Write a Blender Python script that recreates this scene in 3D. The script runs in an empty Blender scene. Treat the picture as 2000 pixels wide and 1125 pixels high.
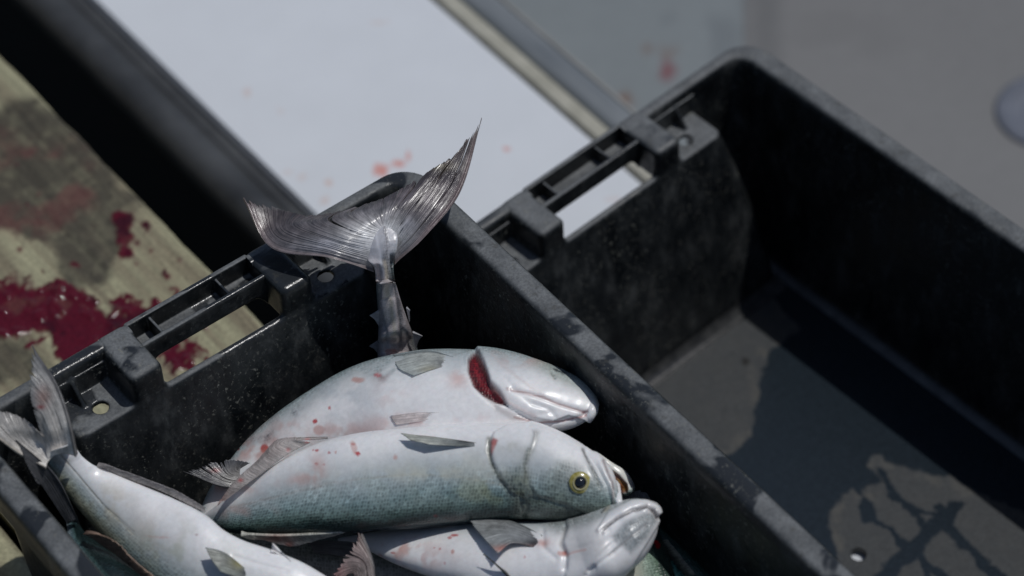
import bpy, math, random
import numpy as np
from mathutils import Matrix, Vector
random.seed(4); rng = np.random.default_rng(7)

# ------------------------------------------------------------------ camera
# World axes: x = short side of the near crate, y = its long side, z = 0 on the dock planks.
CH = 0.24                                        # crate height
FPX = 5908.5; PITCH = 0.841943; ROLL = -0.0624731; YAW = 0.610595
T1 = np.array([-0.07743242, 1.75139541, -1.79169598])
T2 = np.array([0.23268376, 2.04647727, -1.9569007]); YAW2 = 0.68939588
def _cam_rows():
    right = np.array([1, 0, 0.]); fwd = np.array([0, math.cos(PITCH), -math.sin(PITCH)]); up = np.cross(right, fwd)
    r2 = math.cos(ROLL)*right + math.sin(ROLL)*up; u2 = -math.sin(ROLL)*right + math.cos(ROLL)*up
    return np.array([r2, u2, -fwd])
EX = np.array([math.cos(YAW), math.sin(YAW), 0]); EY = np.array([-math.sin(YAW), math.cos(YAW), 0]); EZ = np.array([0, 0, 1.])
ROWS = _cam_rows() @ np.array([EX, EY, EZ]).T    # world -> camera rotation
CAM = np.array([-T1 @ EX, -T1 @ EY, CH - T1[2]])
D2 = T2 - T1
C2 = np.array([D2 @ EX, D2 @ EY, D2[2]])         # far crate: rim corner in world (z is its base offset)
DY2 = YAW2 - YAW

scene = bpy.context.scene
cd_ = bpy.data.cameras.new('camera'); cam = bpy.data.objects.new('camera', cd_); scene.collection.objects.link(cam)
cam.matrix_world = Matrix.Translation(CAM) @ Matrix(ROWS.T.tolist()).to_4x4()
cd_.lens = FPX*36/2000; cd_.sensor_width = 36; cd_.clip_end = 200; cd_.clip_start = .05
cd_.dof.use_dof = True; cd_.dof.focus_distance = 2.42; cd_.dof.aperture_fstop = 3.4
scene.camera = cam

w = bpy.data.worlds.new('World'); scene.world = w; w.use_nodes = True
SUN = Vector((0.37, -0.15, 1.0)).normalized()     # direction towards the sun
el = math.asin(SUN.z); az = math.atan2(SUN.y, SUN.x)
sky = w.node_tree.nodes.new('ShaderNodeTexSky'); sky.sky_type = 'NISHITA'; sky.sun_disc = False
sky.sun_elevation = el; sky.sun_rotation = math.pi/2 - az
bgn = w.node_tree.nodes['Background']; w.node_tree.links.new(sky.outputs[0], bgn.inputs[0]); bgn.inputs[1].default_value = 0.065
sd = bpy.data.lights.new('sun', 'SUN'); sd.energy = 2.65; sd.angle = math.radians(.55); sd.color = (1, .985, .965)
so = bpy.data.objects.new('sun', sd); scene.collection.objects.link(so); so.rotation_euler = SUN.to_track_quat('Z', 'Y').to_euler()
vs = scene.view_settings; vs.view_transform = 'Standard'; vs.look = 'None'; vs.gamma = 1; vs.exposure = -0.58; vs.use_curve_mapping = False

# ------------------------------------------------------------------ projection helpers
def at(px, py, z):
    px = np.asarray(px, float); py = np.asarray(py, float); z = np.asarray(z, float)
    d = (ROWS.T @ np.stack([(px-1000)/FPX, -(py-562.5)/FPX, -np.ones_like(px)])).T if px.ndim else ROWS.T @ np.array([(px-1000)/FPX, -(py-562.5)/FPX, -1])
    if px.ndim:
        t = (z-CAM[2])/d[:, 2]; return CAM + d*t[:, None]
    return CAM + d*(z-CAM[2])/d[2]
def pix(P):
    c = (P-CAM) @ ROWS.T
    return np.stack([1000+FPX*c[:, 0]/-c[:, 2], 562.5-FPX*c[:, 1]/-c[:, 2]], 1)

# ------------------------------------------------------------------ numpy noise
_tab = rng.random(65536)
def vnoise(P):
    I = np.floor(P).astype(np.int64); F = P-I; F = F*F*(3-2*F); out = 0
    for dx in (0, 1):
        for dy in (0, 1):
            for dz in (0, 1):
                h = ((I[:, 0]+dx)*73856093 ^ (I[:, 1]+dy)*19349663 ^ (I[:, 2]+dz)*83492791) & 65535
                wt = (F[:, 0] if dx else 1-F[:, 0])*(F[:, 1] if dy else 1-F[:, 1])*(F[:, 2] if dz else 1-F[:, 2])
                out = out+_tab[h]*wt
    return out
def fbm(P, sc, oct=4, off=0.):
    P = np.asarray(P)*sc+off+31.7; s = 0; a = .5; n = 0
    for _ in range(oct):
        s = s+a*vnoise(P); n += a; P = P*2.03+11.3; a *= .5
    return s/n
def sst(a, b, x):
    t = np.clip((x-a)/(b-a), 0, 1); return t*t*(3-2*t)
def mixc(c, c2, m):
    return c*(1-m[:, None])+np.array(c2)*m[:, None]
def dpoly(Q, poly):
    """distance from points Q to polyline, and the parameter 0..1 along it"""
    best = np.full(len(Q), 1e9); par = np.zeros(len(Q)); poly = np.array(poly, float); n = len(poly)-1
    for i in range(n):
        a, b = poly[i], poly[i+1]; ab = b-a; t = np.clip(((Q-a) @ ab)/(ab @ ab+1e-12), 0, 1)
        d = np.linalg.norm(Q-a-t[:, None]*ab, axis=1); m = d < best; best[m] = d[m]; par[m] = (i+t[m])/n
    return best, par
def inpoly(Q, poly):
    ins = np.zeros(len(Q), bool); n = len(poly)
    for i in range(n):
        x1, y1 = poly[i]; x2, y2 = poly[(i+1) % n]
        if y1 == y2: continue
        c = ((y1 > Q[:, 1]) != (y2 > Q[:, 1])) & (Q[:, 0] < (x2-x1)*(Q[:, 1]-y1)/(y2-y1)+x1); ins ^= c
    return ins
def sdpoly(Q, poly):
    d, _ = dpoly(Q, list(poly)+[poly[0]]); return np.where(inpoly(Q, poly), -d, d)
def cr(keys, n):
    """Catmull-Rom resample of rows"""
    K = np.array(keys, float); m = len(K)-1; t = np.linspace(0, m, n); i = np.minimum(t.astype(int), m-1); f = (t-i)[:, None]
    g = lambda j: K[np.clip(j, 0, m)]
    p0 = np.where((i == 0)[:, None], 2*g(0*i)-g(0*i+1), g(i-1)); p3 = np.where((i == m-1)[:, None], 2*g(0*i+m)-g(0*i+m-1), g(i+2)); p1 = g(i); p2 = g(i+1)
    return .5*(2*p1+(p2-p0)*f+(2*p0-5*p1+4*p2-p3)*f**2+(3*p1-p0-3*p2+p3)*f**3)

# ------------------------------------------------------------------ object helpers
COL = scene.collection
def empty(name, loc, label=None, cat=None, group=None, kind=None, rz=0):
    o = bpy.data.objects.new(name, None); COL.objects.link(o); o.location = loc; o.rotation_euler = (0, 0, rz); o.empty_display_size = .05
    if label: o['label'] = label
    if cat: o['category'] = cat
    if group: o['group'] = group
    if kind: o['kind'] = kind
    return o
def mesh(name, V, F, mat, parent=None, smooth=True, col=None, rough=None, uv=None, label=None):
    V = np.asarray(V, float)
    if parent is not None: V = V-np.array(parent.location) if not parent.get('_local') else V
    me = bpy.data.meshes.new(name)
    me.from_pydata([tuple(v) for v in V], [], [tuple(f) for f in F] if not isinstance(F, np.ndarray) else F.tolist())
    me.polygons.foreach_set('use_smooth', [smooth]*len(me.polygons))
    if col is not None:
        a = me.color_attributes.new('col', 'FLOAT_COLOR', 'POINT'); c = np.ones((len(V), 4)); c[:, :3] = col; a.data.foreach_set('color', c.ravel())
    if rough is not None:
        a = me.attributes.new('rough', 'FLOAT', 'POINT'); a.data.foreach_set('value', np.asarray(rough, float))
    if uv is not None:
        l = me.uv_layers.new(name='uv'); idx = np.empty(len(me.loops), int); me.loops.foreach_get('vertex_index', idx); l.data.foreach_set('uv', np.asarray(uv)[idx].ravel())
    me.materials.append(mat)
    o = bpy.data.objects.new(name, me); COL.objects.link(o)
    if parent is not None: o.parent = parent
    if label: o['label'] = label
    return o
def grid_faces(n, m, closed=False):
    i = np.arange(n-1)[:, None]; j = np.arange(m if closed else m-1)[None]; j2 = (j+1) % m
    return np.stack([i*m+j, i*m+j2, (i+1)*m+j2, (i+1)*m+j], -1).reshape(-1, 4)

# ------------------------------------------------------------------ materials
def mat_new(name):
    m = bpy.data.materials.new(name); m.use_nodes = True; nt = m.node_tree; return m, nt, nt.nodes['Principled BSDF']
def N(nt, t, **kw):
    n = nt.nodes.new(t)
    for k, v in kw.items():
        if k in n.inputs.keys(): n.inputs[k].default_value = v
        else: setattr(n, k, v)
    return n
def ramp(nt, src, stops):
    r = nt.nodes.new('ShaderNodeValToRGB'); nt.links.new(src, r.inputs[0]); e = r.color_ramp.elements
    while len(e) < len(stops): e.new(.5)
    for q, (p, c) in zip(e, stops): q.position = p; q.color = (c, c, c, 1) if not isinstance(c, tuple) else (*c, 1)
    return r
def mixrgb(nt, fac, a, b, mode='MIX'):
    n = nt.nodes.new('ShaderNodeMix'); n.data_type = 'RGBA'; n.blend_type = mode
    for sock, v in ((n.inputs[0], fac), (n.inputs[6], a), (n.inputs[7], b)):
        if hasattr(v, 'is_linked'): nt.links.new(v, sock)
        elif isinstance(v, (int, float)): sock.default_value = v
        else: sock.default_value = (*v, 1)
    return n.outputs[2]

def plastic(name='black_plastic', t0=.45, t1=.482):
    m, nt, b = mat_new(name); L = nt.links
    tc = N(nt, 'ShaderNodeTexCoord'); co = tc.outputs['Object']; geo = N(nt, 'ShaderNodeNewGeometry')
    sep = N(nt, 'ShaderNodeSeparateXYZ'); L.new(tc.outputs['Normal'], sep.inputs[0])
    # dried salt and dust collects on upward faces
    upf = ramp(nt, sep.outputs[2], [(.55, 0.0), (.95, 1.0)]).outputs[0]
    n1 = N(nt, 'ShaderNodeTexNoise', Scale=38., Detail=6., Roughness=.62); L.new(co, n1.inputs['Vector'])
    n2 = N(nt, 'ShaderNodeTexNoise', Scale=17., Detail=3.5, Roughness=.5, Distortion=.4); L.new(co, n2.inputs['Vector'])
    n3 = N(nt, 'ShaderNodeTexNoise', Scale=420., Detail=3., Roughness=.6); L.new(co, n3.inputs['Vector'])
    n4 = N(nt, 'ShaderNodeTexVoronoi', Scale=330.); L.new(co, n4.inputs['Vector'])
    dry = ramp(nt, n2.outputs[0], [(t0, 0.0), (t1, 1.0)]).outputs[0]          # dry patches with a defined tide line
    mot = ramp(nt, n1.outputs[0], [(.3, .35), (.72, 1.0)]).outputs[0]
    gr = ramp(nt, n3.outputs[0], [(.3, .6), (.7, 1.25)]).outputs[0]
    dust = mixrgb(nt, 1., mixrgb(nt, 1., dry, mot, 'MULTIPLY'), gr, 'MULTIPLY')
    topc = mixrgb(nt, dust, (.028, .032, .037), (.195, .206, .213))
    st = N(nt, 'ShaderNodeMapping'); st.inputs['Scale'].default_value = (1, 1, .45); L.new(co, st.inputs['Vector'])
    n5 = N(nt, 'ShaderNodeTexNoise', Scale=52., Detail=7., Roughness=.68); L.new(st.outputs[0], n5.inputs['Vector'])
    side = ramp(nt, n5.outputs[0], [(.36, (.005, .0065, .008)), (.54, (.018, .0205, .022)), (.70, (.062, .066, .066))]).outputs[0]
    colr = mixrgb(nt, upf, side, topc)
    # pale specks and fish scales stuck to the plastic
    n7 = N(nt, 'ShaderNodeTexNoise', Scale=260., Detail=7., Roughness=.72); L.new(co, n7.inputs['Vector'])
    sp = ramp(nt, n7.outputs[0], [(.575, 0.0), (.64, 1.0)]).outputs[0]
    n6 = N(nt, 'ShaderNodeTexNoise', Scale=22., Detail=2.); L.new(co, n6.inputs['Vector'])
    spm = mixrgb(nt, 1., sp, ramp(nt, n6.outputs[0], [(.40, 0.05), (.62, .85)]).outputs[0], 'MULTIPLY')
    colr = mixrgb(nt, spm, colr, (.20, .20, .175))
    ns = N(nt, 'ShaderNodeTexNoise', Scale=95., Detail=4., Roughness=.7); L.new(co, ns.inputs['Vector'])
    sc2 = ramp(nt, ns.outputs[0], [(.60, 0.0), (.68, .6)]).outputs[0]
    colr = mixrgb(nt, sc2, colr, (.06, .06, .055))
    L.new(colr, b.inputs['Base Color'])
    rg = mixrgb(nt, upf, ramp(nt, n5.outputs[0], [(.35, .30), (.65, .52)]).outputs[0], ramp(nt, dry, [(0, .2), (1, .62)]).outputs[0])
    L.new(rg, b.inputs['Roughness']); b.inputs['Specular IOR Level'].default_value = .45
    bp = N(nt, 'ShaderNodeBump', Strength=.35, Distance=.0006); L.new(n3.outputs[0], bp.inputs['Height'])
    bp2 = N(nt, 'ShaderNodeBump', Strength=.3, Distance=.004); L.new(n1.outputs[0], bp2.inputs['Height']); L.new(bp.outputs[0], bp2.inputs['Normal'])
    L.new(bp2.outputs[0], b.inputs['Normal']); return m
PLASTIC = plastic(); PLASTIC_DRY = plastic('dry_black_plastic', .33, .44)

def attr_mat(name, bump=.3, bscale=300., bdist=.0006, spec=.5, coat=0., mod=.2):
    m, nt, b = mat_new(name); L = nt.links
    a = N(nt, 'ShaderNodeAttribute', attribute_name='col'); r = N(nt, 'ShaderNodeAttribute', attribute_name='rough')
    tc = N(nt, 'ShaderNodeTexCoord'); n = N(nt, 'ShaderNodeTexNoise', Scale=bscale, Detail=4.); L.new(tc.outputs['Object'], n.inputs['Vector'])
    c = mixrgb(nt, 1., a.outputs[0], ramp(nt, n.outputs[0], [(.3, 1-mod), (.7, 1+mod)]).outputs[0], 'MULTIPLY')
    L.new(c, b.inputs['Base Color']); L.new(r.outputs['Fac'], b.inputs['Roughness']); b.inputs['Specular IOR Level'].default_value = spec
    bp = N(nt, 'ShaderNodeBump', Strength=bump, Distance=bdist); L.new(n.outputs[0], bp.inputs['Height']); L.new(bp.outputs[0], b.inputs['Normal'])
    return m

def fish_mat():
    m, nt, b = mat_new('fish_skin'); L = nt.links
    a = N(nt, 'ShaderNodeAttribute', attribute_name='col'); r = N(nt, 'ShaderNodeAttribute', attribute_name='rough')
    uv = N(nt, 'ShaderNodeUVMap', uv_map='uv'); mp = N(nt, 'ShaderNodeMapping'); mp.inputs['Scale'].default_value = (410, 520, 1); L.new(uv.outputs[0], mp.inputs['Vector'])
    v = N(nt, 'ShaderNodeTexVoronoi', Scale=1., Randomness=.45); L.new(mp.outputs[0], v.inputs['Vector'])
    tc = N(nt, 'ShaderNodeTexCoord'); n = N(nt, 'ShaderNodeTexNoise', Scale=260., Detail=4., Roughness=.65); L.new(tc.outputs['Object'], n.inputs['Vector'])
    n2 = N(nt, 'ShaderNodeTexNoise', Scale=38., Detail=4.); L.new(tc.outputs['Object'], n2.inputs['Vector'])
    sepc = N(nt, 'ShaderNodeSeparateColor'); L.new(a.outputs[0], sepc.inputs[0])
    # scale pattern is strong on the dark back, faint on the white belly
    amt = ramp(nt, sepc.outputs[0], [(.04, 1.0), (.2, .8), (.42, .35), (.58, .0)]).outputs[0]
    cell = ramp(nt, v.outputs['Distance'], [(.05, .42), (.55, 1.38)]).outputs[0]
    sv_ = N(nt, 'ShaderNodeSeparateColor'); L.new(v.outputs['Color'], sv_.inputs[0]); gl = ramp(nt, sv_.outputs[0], [(.0, .8), (.8, 1.1), (1., 1.55)]).outputs[0]  # per-scale glints put into the colour as random cell brightness
    cell = mixrgb(nt, 1., cell, gl, 'MULTIPLY'); sc = mixrgb(nt, amt, (1, 1, 1), cell)
    gr = mixrgb(nt, ramp(nt, sepc.outputs[0], [(.3, 1.0), (.65, .42)]).outputs[0], (1, 1, 1), ramp(nt, n.outputs[0], [(.3, .84), (.7, 1.16)]).outputs[0])
    c = mixrgb(nt, 1., mixrgb(nt, 1., a.outputs[0], sc, 'MULTIPLY'), gr, 'MULTIPLY')
    c = mixrgb(nt, 1., c, ramp(nt, n2.outputs[0], [(.3, (.94, .95, .96)), (.7, (1.05, 1.045, 1.04))]).outputs[0], 'MULTIPLY')
    L.new(c, b.inputs['Base Color']); L.new(r.outputs['Fac'], b.inputs['Roughness'])
    b.inputs['Specular IOR Level'].default_value = .5; b.inputs['Metallic'].default_value = .0
    b.inputs['Subsurface Weight'].default_value = .12; b.inputs['Subsurface Radius'].default_value = (.008, .005, .004); b.inputs['Subsurface Scale'].default_value = .6
    b.inputs['Coat Weight'].default_value = .45; b.inputs['Coat Roughness'].default_value = .26
    bp = N(nt, 'ShaderNodeBump', Strength=.6, Distance=.0009); L.new(mixrgb(nt, 1., v.outputs['Distance'], amt, 'MULTIPLY'), bp.inputs['Height'])
    b2 = N(nt, 'ShaderNodeBump', Strength=.22, Distance=.0004); L.new(n.outputs[0], b2.inputs['Height']); L.new(bp.outputs[0], b2.inputs['Normal'])
    b3 = N(nt, 'ShaderNodeBump', Strength=.25, Distance=.003); L.new(n2.outputs[0], b3.inputs['Height']); L.new(b2.outputs[0], b3.inputs['Normal'])
    L.new(b3.outputs[0], b.inputs['Normal']); return m
SKIN = fish_mat()

def fin_mat(name='fin_membrane', alpha=.9, gloss=.3):
    m, nt, b = mat_new(name); L = nt.links
    a = N(nt, 'ShaderNodeAttribute', attribute_name='col'); r = N(nt, 'ShaderNodeAttribute', attribute_name='rough')
    uv = N(nt, 'ShaderNodeUVMap', uv_map='uv'); wv = N(nt, 'ShaderNodeTexNoise', Scale=1., Detail=3., Roughness=.6)
    mp = N(nt, 'ShaderNodeMapping'); mp.inputs['Scale'].default_value = (1.0, 1.0, 1); L.new(uv.outputs[0], mp.inputs['Vector']); L.new(mp.outputs[0], wv.inputs['Vector'])
    tc = N(nt, 'ShaderNodeTexCoord'); n = N(nt, 'ShaderNodeTexNoise', Scale=150., Detail=5., Roughness=.65); L.new(tc.outputs['Object'], n.inputs['Vector'])
    st = ramp(nt, wv.outputs['Fac'], [(.3, .6), (.68, 1.35)]).outputs[0]
    c = mixrgb(nt, 1., mixrgb(nt, 1., a.outputs[0], st, 'MULTIPLY'), ramp(nt, n.outputs[0], [(.3, .7), (.7, 1.3)]).outputs[0], 'MULTIPLY')
    L.new(c, b.inputs['Base Color']); L.new(r.outputs['Fac'], b.inputs['Roughness']); b.inputs['Alpha'].default_value = alpha
    b.inputs['Coat Weight'].default_value = gloss; b.inputs['Coat Roughness'].default_value = .2
    bp = N(nt, 'ShaderNodeBump', Strength=.55, Distance=.0008); L.new(wv.outputs['Fac'], bp.inputs['Height'])
    b2 = N(nt, 'ShaderNodeBump', Strength=.35, Distance=.001); L.new(n.outputs[0], b2.inputs['Height']); L.new(bp.outputs[0], b2.inputs['Normal'])
    L.new(b2.outputs[0], b.inputs['Normal']); return m
FIN = fin_mat(); WETFIN = fin_mat('wet_tail_membrane', 1., .7); CLEARFIN = fin_mat('clear_fin_membrane', .66, .35)
def flat(name, c, rough=.5, coat=0.):
    m, nt, b = mat_new(name); b.inputs['Base Color'].default_value = (*c, 1); b.inputs['Roughness'].default_value = rough; b.inputs['Coat Weight'].default_value = coat; return m
def noisy(name, c1, c2, scale, rough=.5, lo=.35, hi=.65, stretch=(1, 1, 1), bump=.2, bd=.001):
    m, nt, b = mat_new(name); L = nt.links; tc = N(nt, 'ShaderNodeTexCoord'); mp = N(nt, 'ShaderNodeMapping'); mp.inputs['Scale'].default_value = stretch
    L.new(tc.outputs['Object'], mp.inputs['Vector']); n = N(nt, 'ShaderNodeTexNoise', Scale=scale, Detail=6., Roughness=.6); L.new(mp.outputs[0], n.inputs['Vector'])
    L.new(ramp(nt, n.outputs[0], [(lo, c1), (hi, c2)]).outputs[0], b.inputs['Base Color']); b.inputs['Roughness'].default_value = rough
    bp = N(nt, 'ShaderNodeBump', Strength=bump, Distance=bd); L.new(n.outputs[0], bp.inputs['Height']); L.new(bp.outputs[0], b.inputs['Normal']); return m

# ------------------------------------------------------------------ setting: water, dock, boat
def box(x0, x1, y0, y1, z0, z1, r=.003, seg=2):
    import bmesh
    bm = bmesh.new(); bmesh.ops.create_cube(bm, size=1)
    for v in bm.verts: v.co = Vector(((x0+x1)/2+v.co.x*(x1-x0), (y0+y1)/2+v.co.y*(y1-y0), (z0+z1)/2+v.co.z*(z1-z0)))
    if r: bmesh.ops.bevel(bm, geom=bm.edges[:], offset=r, segments=seg, affect='EDGES', profile=.5)
    V = np.array([v.co[:] for v in bm.verts]); bm.verts.index_update(); F = [[v.index for v in f.verts] for f in bm.faces]; bm.free(); return V, F
WATER = noisy('harbour_water', (.004, .008, .008), (.008, .014, .013), 6, .12, bump=.6, bd=.03)
V = np.array([[-40, -40, -1.0], [40, -40, -1.0], [40, 40, -1.0], [-40, 40, -1.0]]); o = mesh('water', V, [(0, 1, 2, 3)], WATER); o['kind'] = 'structure'

WOODM = attr_mat('weathered_wood', bump=.5, bscale=260., bdist=.0015)
dock = empty('dock', (0, 0, 0), kind='structure')
def plank(x0, x1, y0, y1, z1, th, stained, seed):
    """a thick board; its top is a fine sheet so that stains and blood have real relief"""
    nx = int((x1-x0)/.0022) if stained else 40; ny = int((y1-y0)/.0022) if stained else 260
    X, Y = np.meshgrid(np.linspace(x0, x1, nx), np.linspace(y0, y1, ny), indexing='ij'); P = np.stack([X.ravel(), Y.ravel(), np.full(X.size, z1)], 1)
    S = P*np.array([1, .045, 1])
    grain = fbm(S, 420, 3, seed); grain2 = fbm(S, 90, 4, seed+9)
    c = np.tile(np.array([.345, .33, .21]), (len(P), 1)); c = mixc(c, (.23, .20, .13), sst(.40, .62, grain2)); c *= (.62+.76*grain)[:, None]
    h = -.0012*sst(.5, .8, grain)-.0008*(grain2-.5)
    rough = np.full(len(P), .72); jit = fbm(P, 7, 3, seed)-.5
    if stained:
        Q = pix(P); big = fbm(P, 26, 5, 3.); fine = fbm(P, 95, 4, 8.)
        Qs = Q+np.stack([(fbm(P, 30, 4, 50.)-.5), (fbm(P, 30, 4, 77.)-.5)], 1)*90
        # grey-brown algae stain
        st1 = sst(14, -14, sdpoly(Qs, [(-250, 205), (60, 205), (150, 225), (215, 330), (255, 400), (235, 470), (215, 560), (130, 560), (90, 470), (-10, 440), (-250, 500)]))
        st3 = sst(20, -20, sdpoly(Qs, [(90, 440), (250, 400), (215, 560), (130, 580)]))
        st4 = sst(20, -20, sdpoly(Qs, [(-200, 640), (60, 650), (120, 760), (-200, 780)]))
        m = np.maximum.reduce([st1*.95, st3*.7, st4*.8])*(.78+.22*sst(.3, .6, fine))
        c = mixc(c, (.060, .052, .036), m); c *= (1-.35*m*sst(.35, .75, fbm(S, 240, 3, 71.)))[:, None]
        c = mixc(c, (.13, .028, .03), .55*sst(40, -20, sdpoly(Qs, [(-200, 290), (120, 280), (200, 370), (120, 450), (-200, 440)]))*sst(.42, .62, big))
        # blood pool, splashes
        Qb = Q+np.stack([(fbm(P, 42, 4, 20.)-.5), (fbm(P, 42, 4, 31.)-.5)], 1)*100+np.stack([(fbm(P, 150, 3, 2.)-.5), (fbm(P, 150, 3, 13.)-.5)], 1)*36
        d = sdpoly(Qb, [(-250, 520), (60, 535), (150, 560), (205, 600), (290, 580), (330, 610), (340, 640), (400, 700), (360, 760), (320, 700), (230, 690), (180, 740), (120, 690), (20, 655), (-250, 660)])
        for (x, y, r) in [(243, 430, 25), (240, 462, 20), (248, 492, 15), (268, 515, 4), (290, 445, 10), (266, 472, 7), (296, 487, 5), (322, 540, 9), (335, 680, 26), (385, 695, 9), (358, 505, 5), (303, 597, 14),
                          (265, 605, 10), (340, 572, 12), (5, 188, 0), (35, 320, 3), (58, 398, 3), (84, 372, 3), (45, 480, 7), (400, 640, 5), (420, 600, 3), (150, 520, 7), (345, 640, 14), (230, 640, 16)]:
            d = np.minimum(d, np.hypot((Qb-Q)[:, 0]*.35+Q[:, 0]-x, (Qb-Q)[:, 1]*.35+Q[:, 1]-y)-r)
        b_ = sst(3, -5, d); thin = .55+.45*sst(.35, .6, fbm(P, 34, 4, 61.)); patch = sst(.39, .47, fbm(P, 60, 3, 90.))
        b_ = b_*np.maximum(patch, sst(-8, -30, d))
        c = mixc(c, (.095, .005, .014), b_*np.clip(thin+.35, 0, 1)); c = mixc(c, (.035, .003, .008), b_*sst(.55, .7, fbm(P, 44, 4, 11.))*.8)
        rough = np.where(b_ > .5, .14, rough)
        clots = sst(.60, .70, fbm(P, 120, 2, 44.))*b_
        h = h*(1-.7*b_)+b_*(.0006+.0022*(fbm(P, 140, 3, 33.)-.5))+clots*.0022; rough = rough*(1-clots)+.06*clots
    # worn, slightly wavy right arris
    e = sst(0, .008, x1-P[:, 0]); P[:, 2] += h-.006*(1-e)**2
    P[:, 0] += (fbm(P*np.array([0, 1, 0]), 22, 4, seed)-.5)*.005*(1-sst(0, .03, x1-P[:, 0]))
    n0 = len(P); top = P.reshape(nx, ny, 3)
    # skirt
    ring = np.concatenate([np.arange(nx)*ny, (nx-1)*ny+np.arange(1, ny), (np.arange(nx-1)[::-1])*ny+ny-1, np.arange(1, ny-1)[::-1]])
    lo = P[ring].copy(); lo[:, 2] = z1-th; F = [list(map(int, f[::-1])) for f in grid_faces(nx, ny)]; F = grid_faces(nx, ny).tolist()
    k = len(ring); F += [[int(ring[i]), n0+i, n0+(i+1) % k, int(ring[(i+1) % k])] for i in range(k)]
    V = np.vstack([P, lo]); cc = np.vstack([c, c[ring]*.8]); rr = np.concatenate([rough, np.full(k, .8)])
    return mesh('plank', V, F, WOODM, dock, col=cc, rough=rr)
plank(-.462, -.097, -1.2, 1.9, -.004, .045, False, 3.) if False else None
plank(-.392, -.0975, -.15, .72, 0.0, .05, True, 3.)
plank(-.3925, -.099, .724, 2.2, 0.0, .05, False, 23.)
plank(-.39, -.096, -1.8, -.154, 0.0, .05, False, 29.)
for i in range(4): plank(-.700-.305*i, -.400-.305*i, -1.8, 2.2, -.001, .05, False, 40.+7*i)
# raised timber along the crate's left side
V, F = box(-.64, -.4665, -1.6, 1.0, .0, .078, .006, 3)
TIMB = noisy('timber', (.30, .26, .17), (.42, .38, .26), 30, .7, stretch=(1, .08, 1), bump=.4, bd=.002)
mesh('kerb_timber', V, F, TIMB, dock)
V, F = box(-.66, -.13, -1.8, 2.2, -.25, -.055, .005); mesh('beam', V, F, TIMB, dock)

BZ = CH - (CH - C2[2]) - 0.0     # base height of the far crate relative to dock = C2.z
BZ = C2[2]
boat = empty('boat', (.3, .3, BZ), 'white boat alongside the dock, its gunwale under the empty crate', 'boat')
def white_mat():
    m, nt, b = mat_new('white_gelcoat'); L = nt.links; tc = N(nt, 'ShaderNodeTexCoord'); a = N(nt, 'ShaderNodeAttribute', attribute_name='col')
    n = N(nt, 'ShaderNodeTexNoise', Scale=14., Detail=5.); L.new(tc.outputs['Object'], n.inputs['Vector'])
    L.new(mixrgb(nt, 1., a.outputs[0], ramp(nt, n.outputs[0], [(.3, .95), (.7, 1.0)]).outputs[0], 'MULTIPLY'), b.inputs['Base Color']); b.inputs['Roughness'].default_value = .55
    b.inputs['Specular IOR Level'].default_value = .3
    bp = N(nt, 'ShaderNodeBump', Strength=.1, Distance=.002); L.new(n.outputs[0], bp.inputs['Height']); L.new(bp.outputs[0], b.inputs['Normal']); return m
GEL = white_mat()
def sheet(x0, x1, y0, y1, z, step): 
    nx = int((x1-x0)/step)+2; ny = int((y1-y0)/step)+2
    X, Y = np.meshgrid(np.linspace(x0, x1, nx), np.linspace(y0, y1, ny), indexing='ij'); return np.stack([X.ravel(), Y.ravel(), np.full(X.size, z)], 1), grid_faces(nx, ny)
def spots(P, lst, k=10, js=60):
    Q = pix(P); J = np.stack([fbm(P, js, 3, 5.)-.5, fbm(P, js, 3, 15.)-.5], 1)
    out = np.zeros(len(P))
    for x, y, rx, ry, s in lst:
        q = Q+J*max(rx, ry)*2.2; out = np.maximum(out, s*sst(1.25, .45, np.hypot((q[:, 0]-x)/rx, (q[:, 1]-y)/ry)))
    return out
GX0, GX1 = .093, .372
V, F = box(GX0, GX1, -1.6, 3.2, BZ-.06, BZ-.006, .004); mesh('gunwale', V, F, GEL, boat, col=np.full((len(V), 3), .8))
P, F = sheet(GX0+.002, GX1-.002, -.5, 1.6, BZ-.002, .003)
c = np.tile(np.array([.74, .775, .82]), (len(P), 1))
c = mixc(c, (.72, .20, .13), spots(P, [(752, 332, 18, 10, .75), (778, 322, 12, 7, .7), (797, 308, 5, 12, .7), (735, 338, 8, 4, .6), (988, 292, 9, 6, .8)]))
c = mixc(c, (.70, .52, .46), spots(P, [(640, 357, 8, 10, .7), (630, 395, 14, 12, .5), (485, 182, 10, 10, .45), (590, 345, 10, 8, .3), (545, 215, 9, 6, .25), (560, 340, 14, 8, .3), (745, 45, 24, 5, .5), (1195, 390, 14, 8, .3)]))
mesh('gunwale_skin', P, F, GEL, boat, col=c)
RUB = noisy('black_rubber', (.028, .03, .033), (.10, .105, .11), 10, .4, lo=.3, hi=.75, bump=.4, bd=.004)
def tube(x, z, r, y0, y1, n=20, m=120, wob=0.):
    a = np.linspace(0, 2*np.pi, n, endpoint=False); Y = np.linspace(y0, y1, m)
    V = np.array([[x+r*math.cos(t), y, z+r*math.sin(t)] for y in Y for t in a]); return V, grid_faces(m, n, True)
V, F = tube(.060, BZ-.028, .0235, -1.6, 3.2); mesh('rub_rail', V, F, RUB, boat)
V, F = box(.078, .0925, -1.6, 3.2, BZ-.045, BZ-.012, .003); mesh('rail_seat', V, F, RUB, boat)
V, F = box(.083, .097, -1.6, 3.2, BZ-1.1, BZ-.062, .003); mesh('hull_side', V, F, flat('hull_black', (.02, .02, .022), .4), boat)
V, F = box(GX1+.002, GX1+.020, -1.6, 3.2, BZ-.06, BZ+.002, .003, 3); mesh('coaming_strip', V, F, noisy('yellowed_gelcoat', (.34, .33, .27), (.50, .485, .41), 22, .5), boat)
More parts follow.
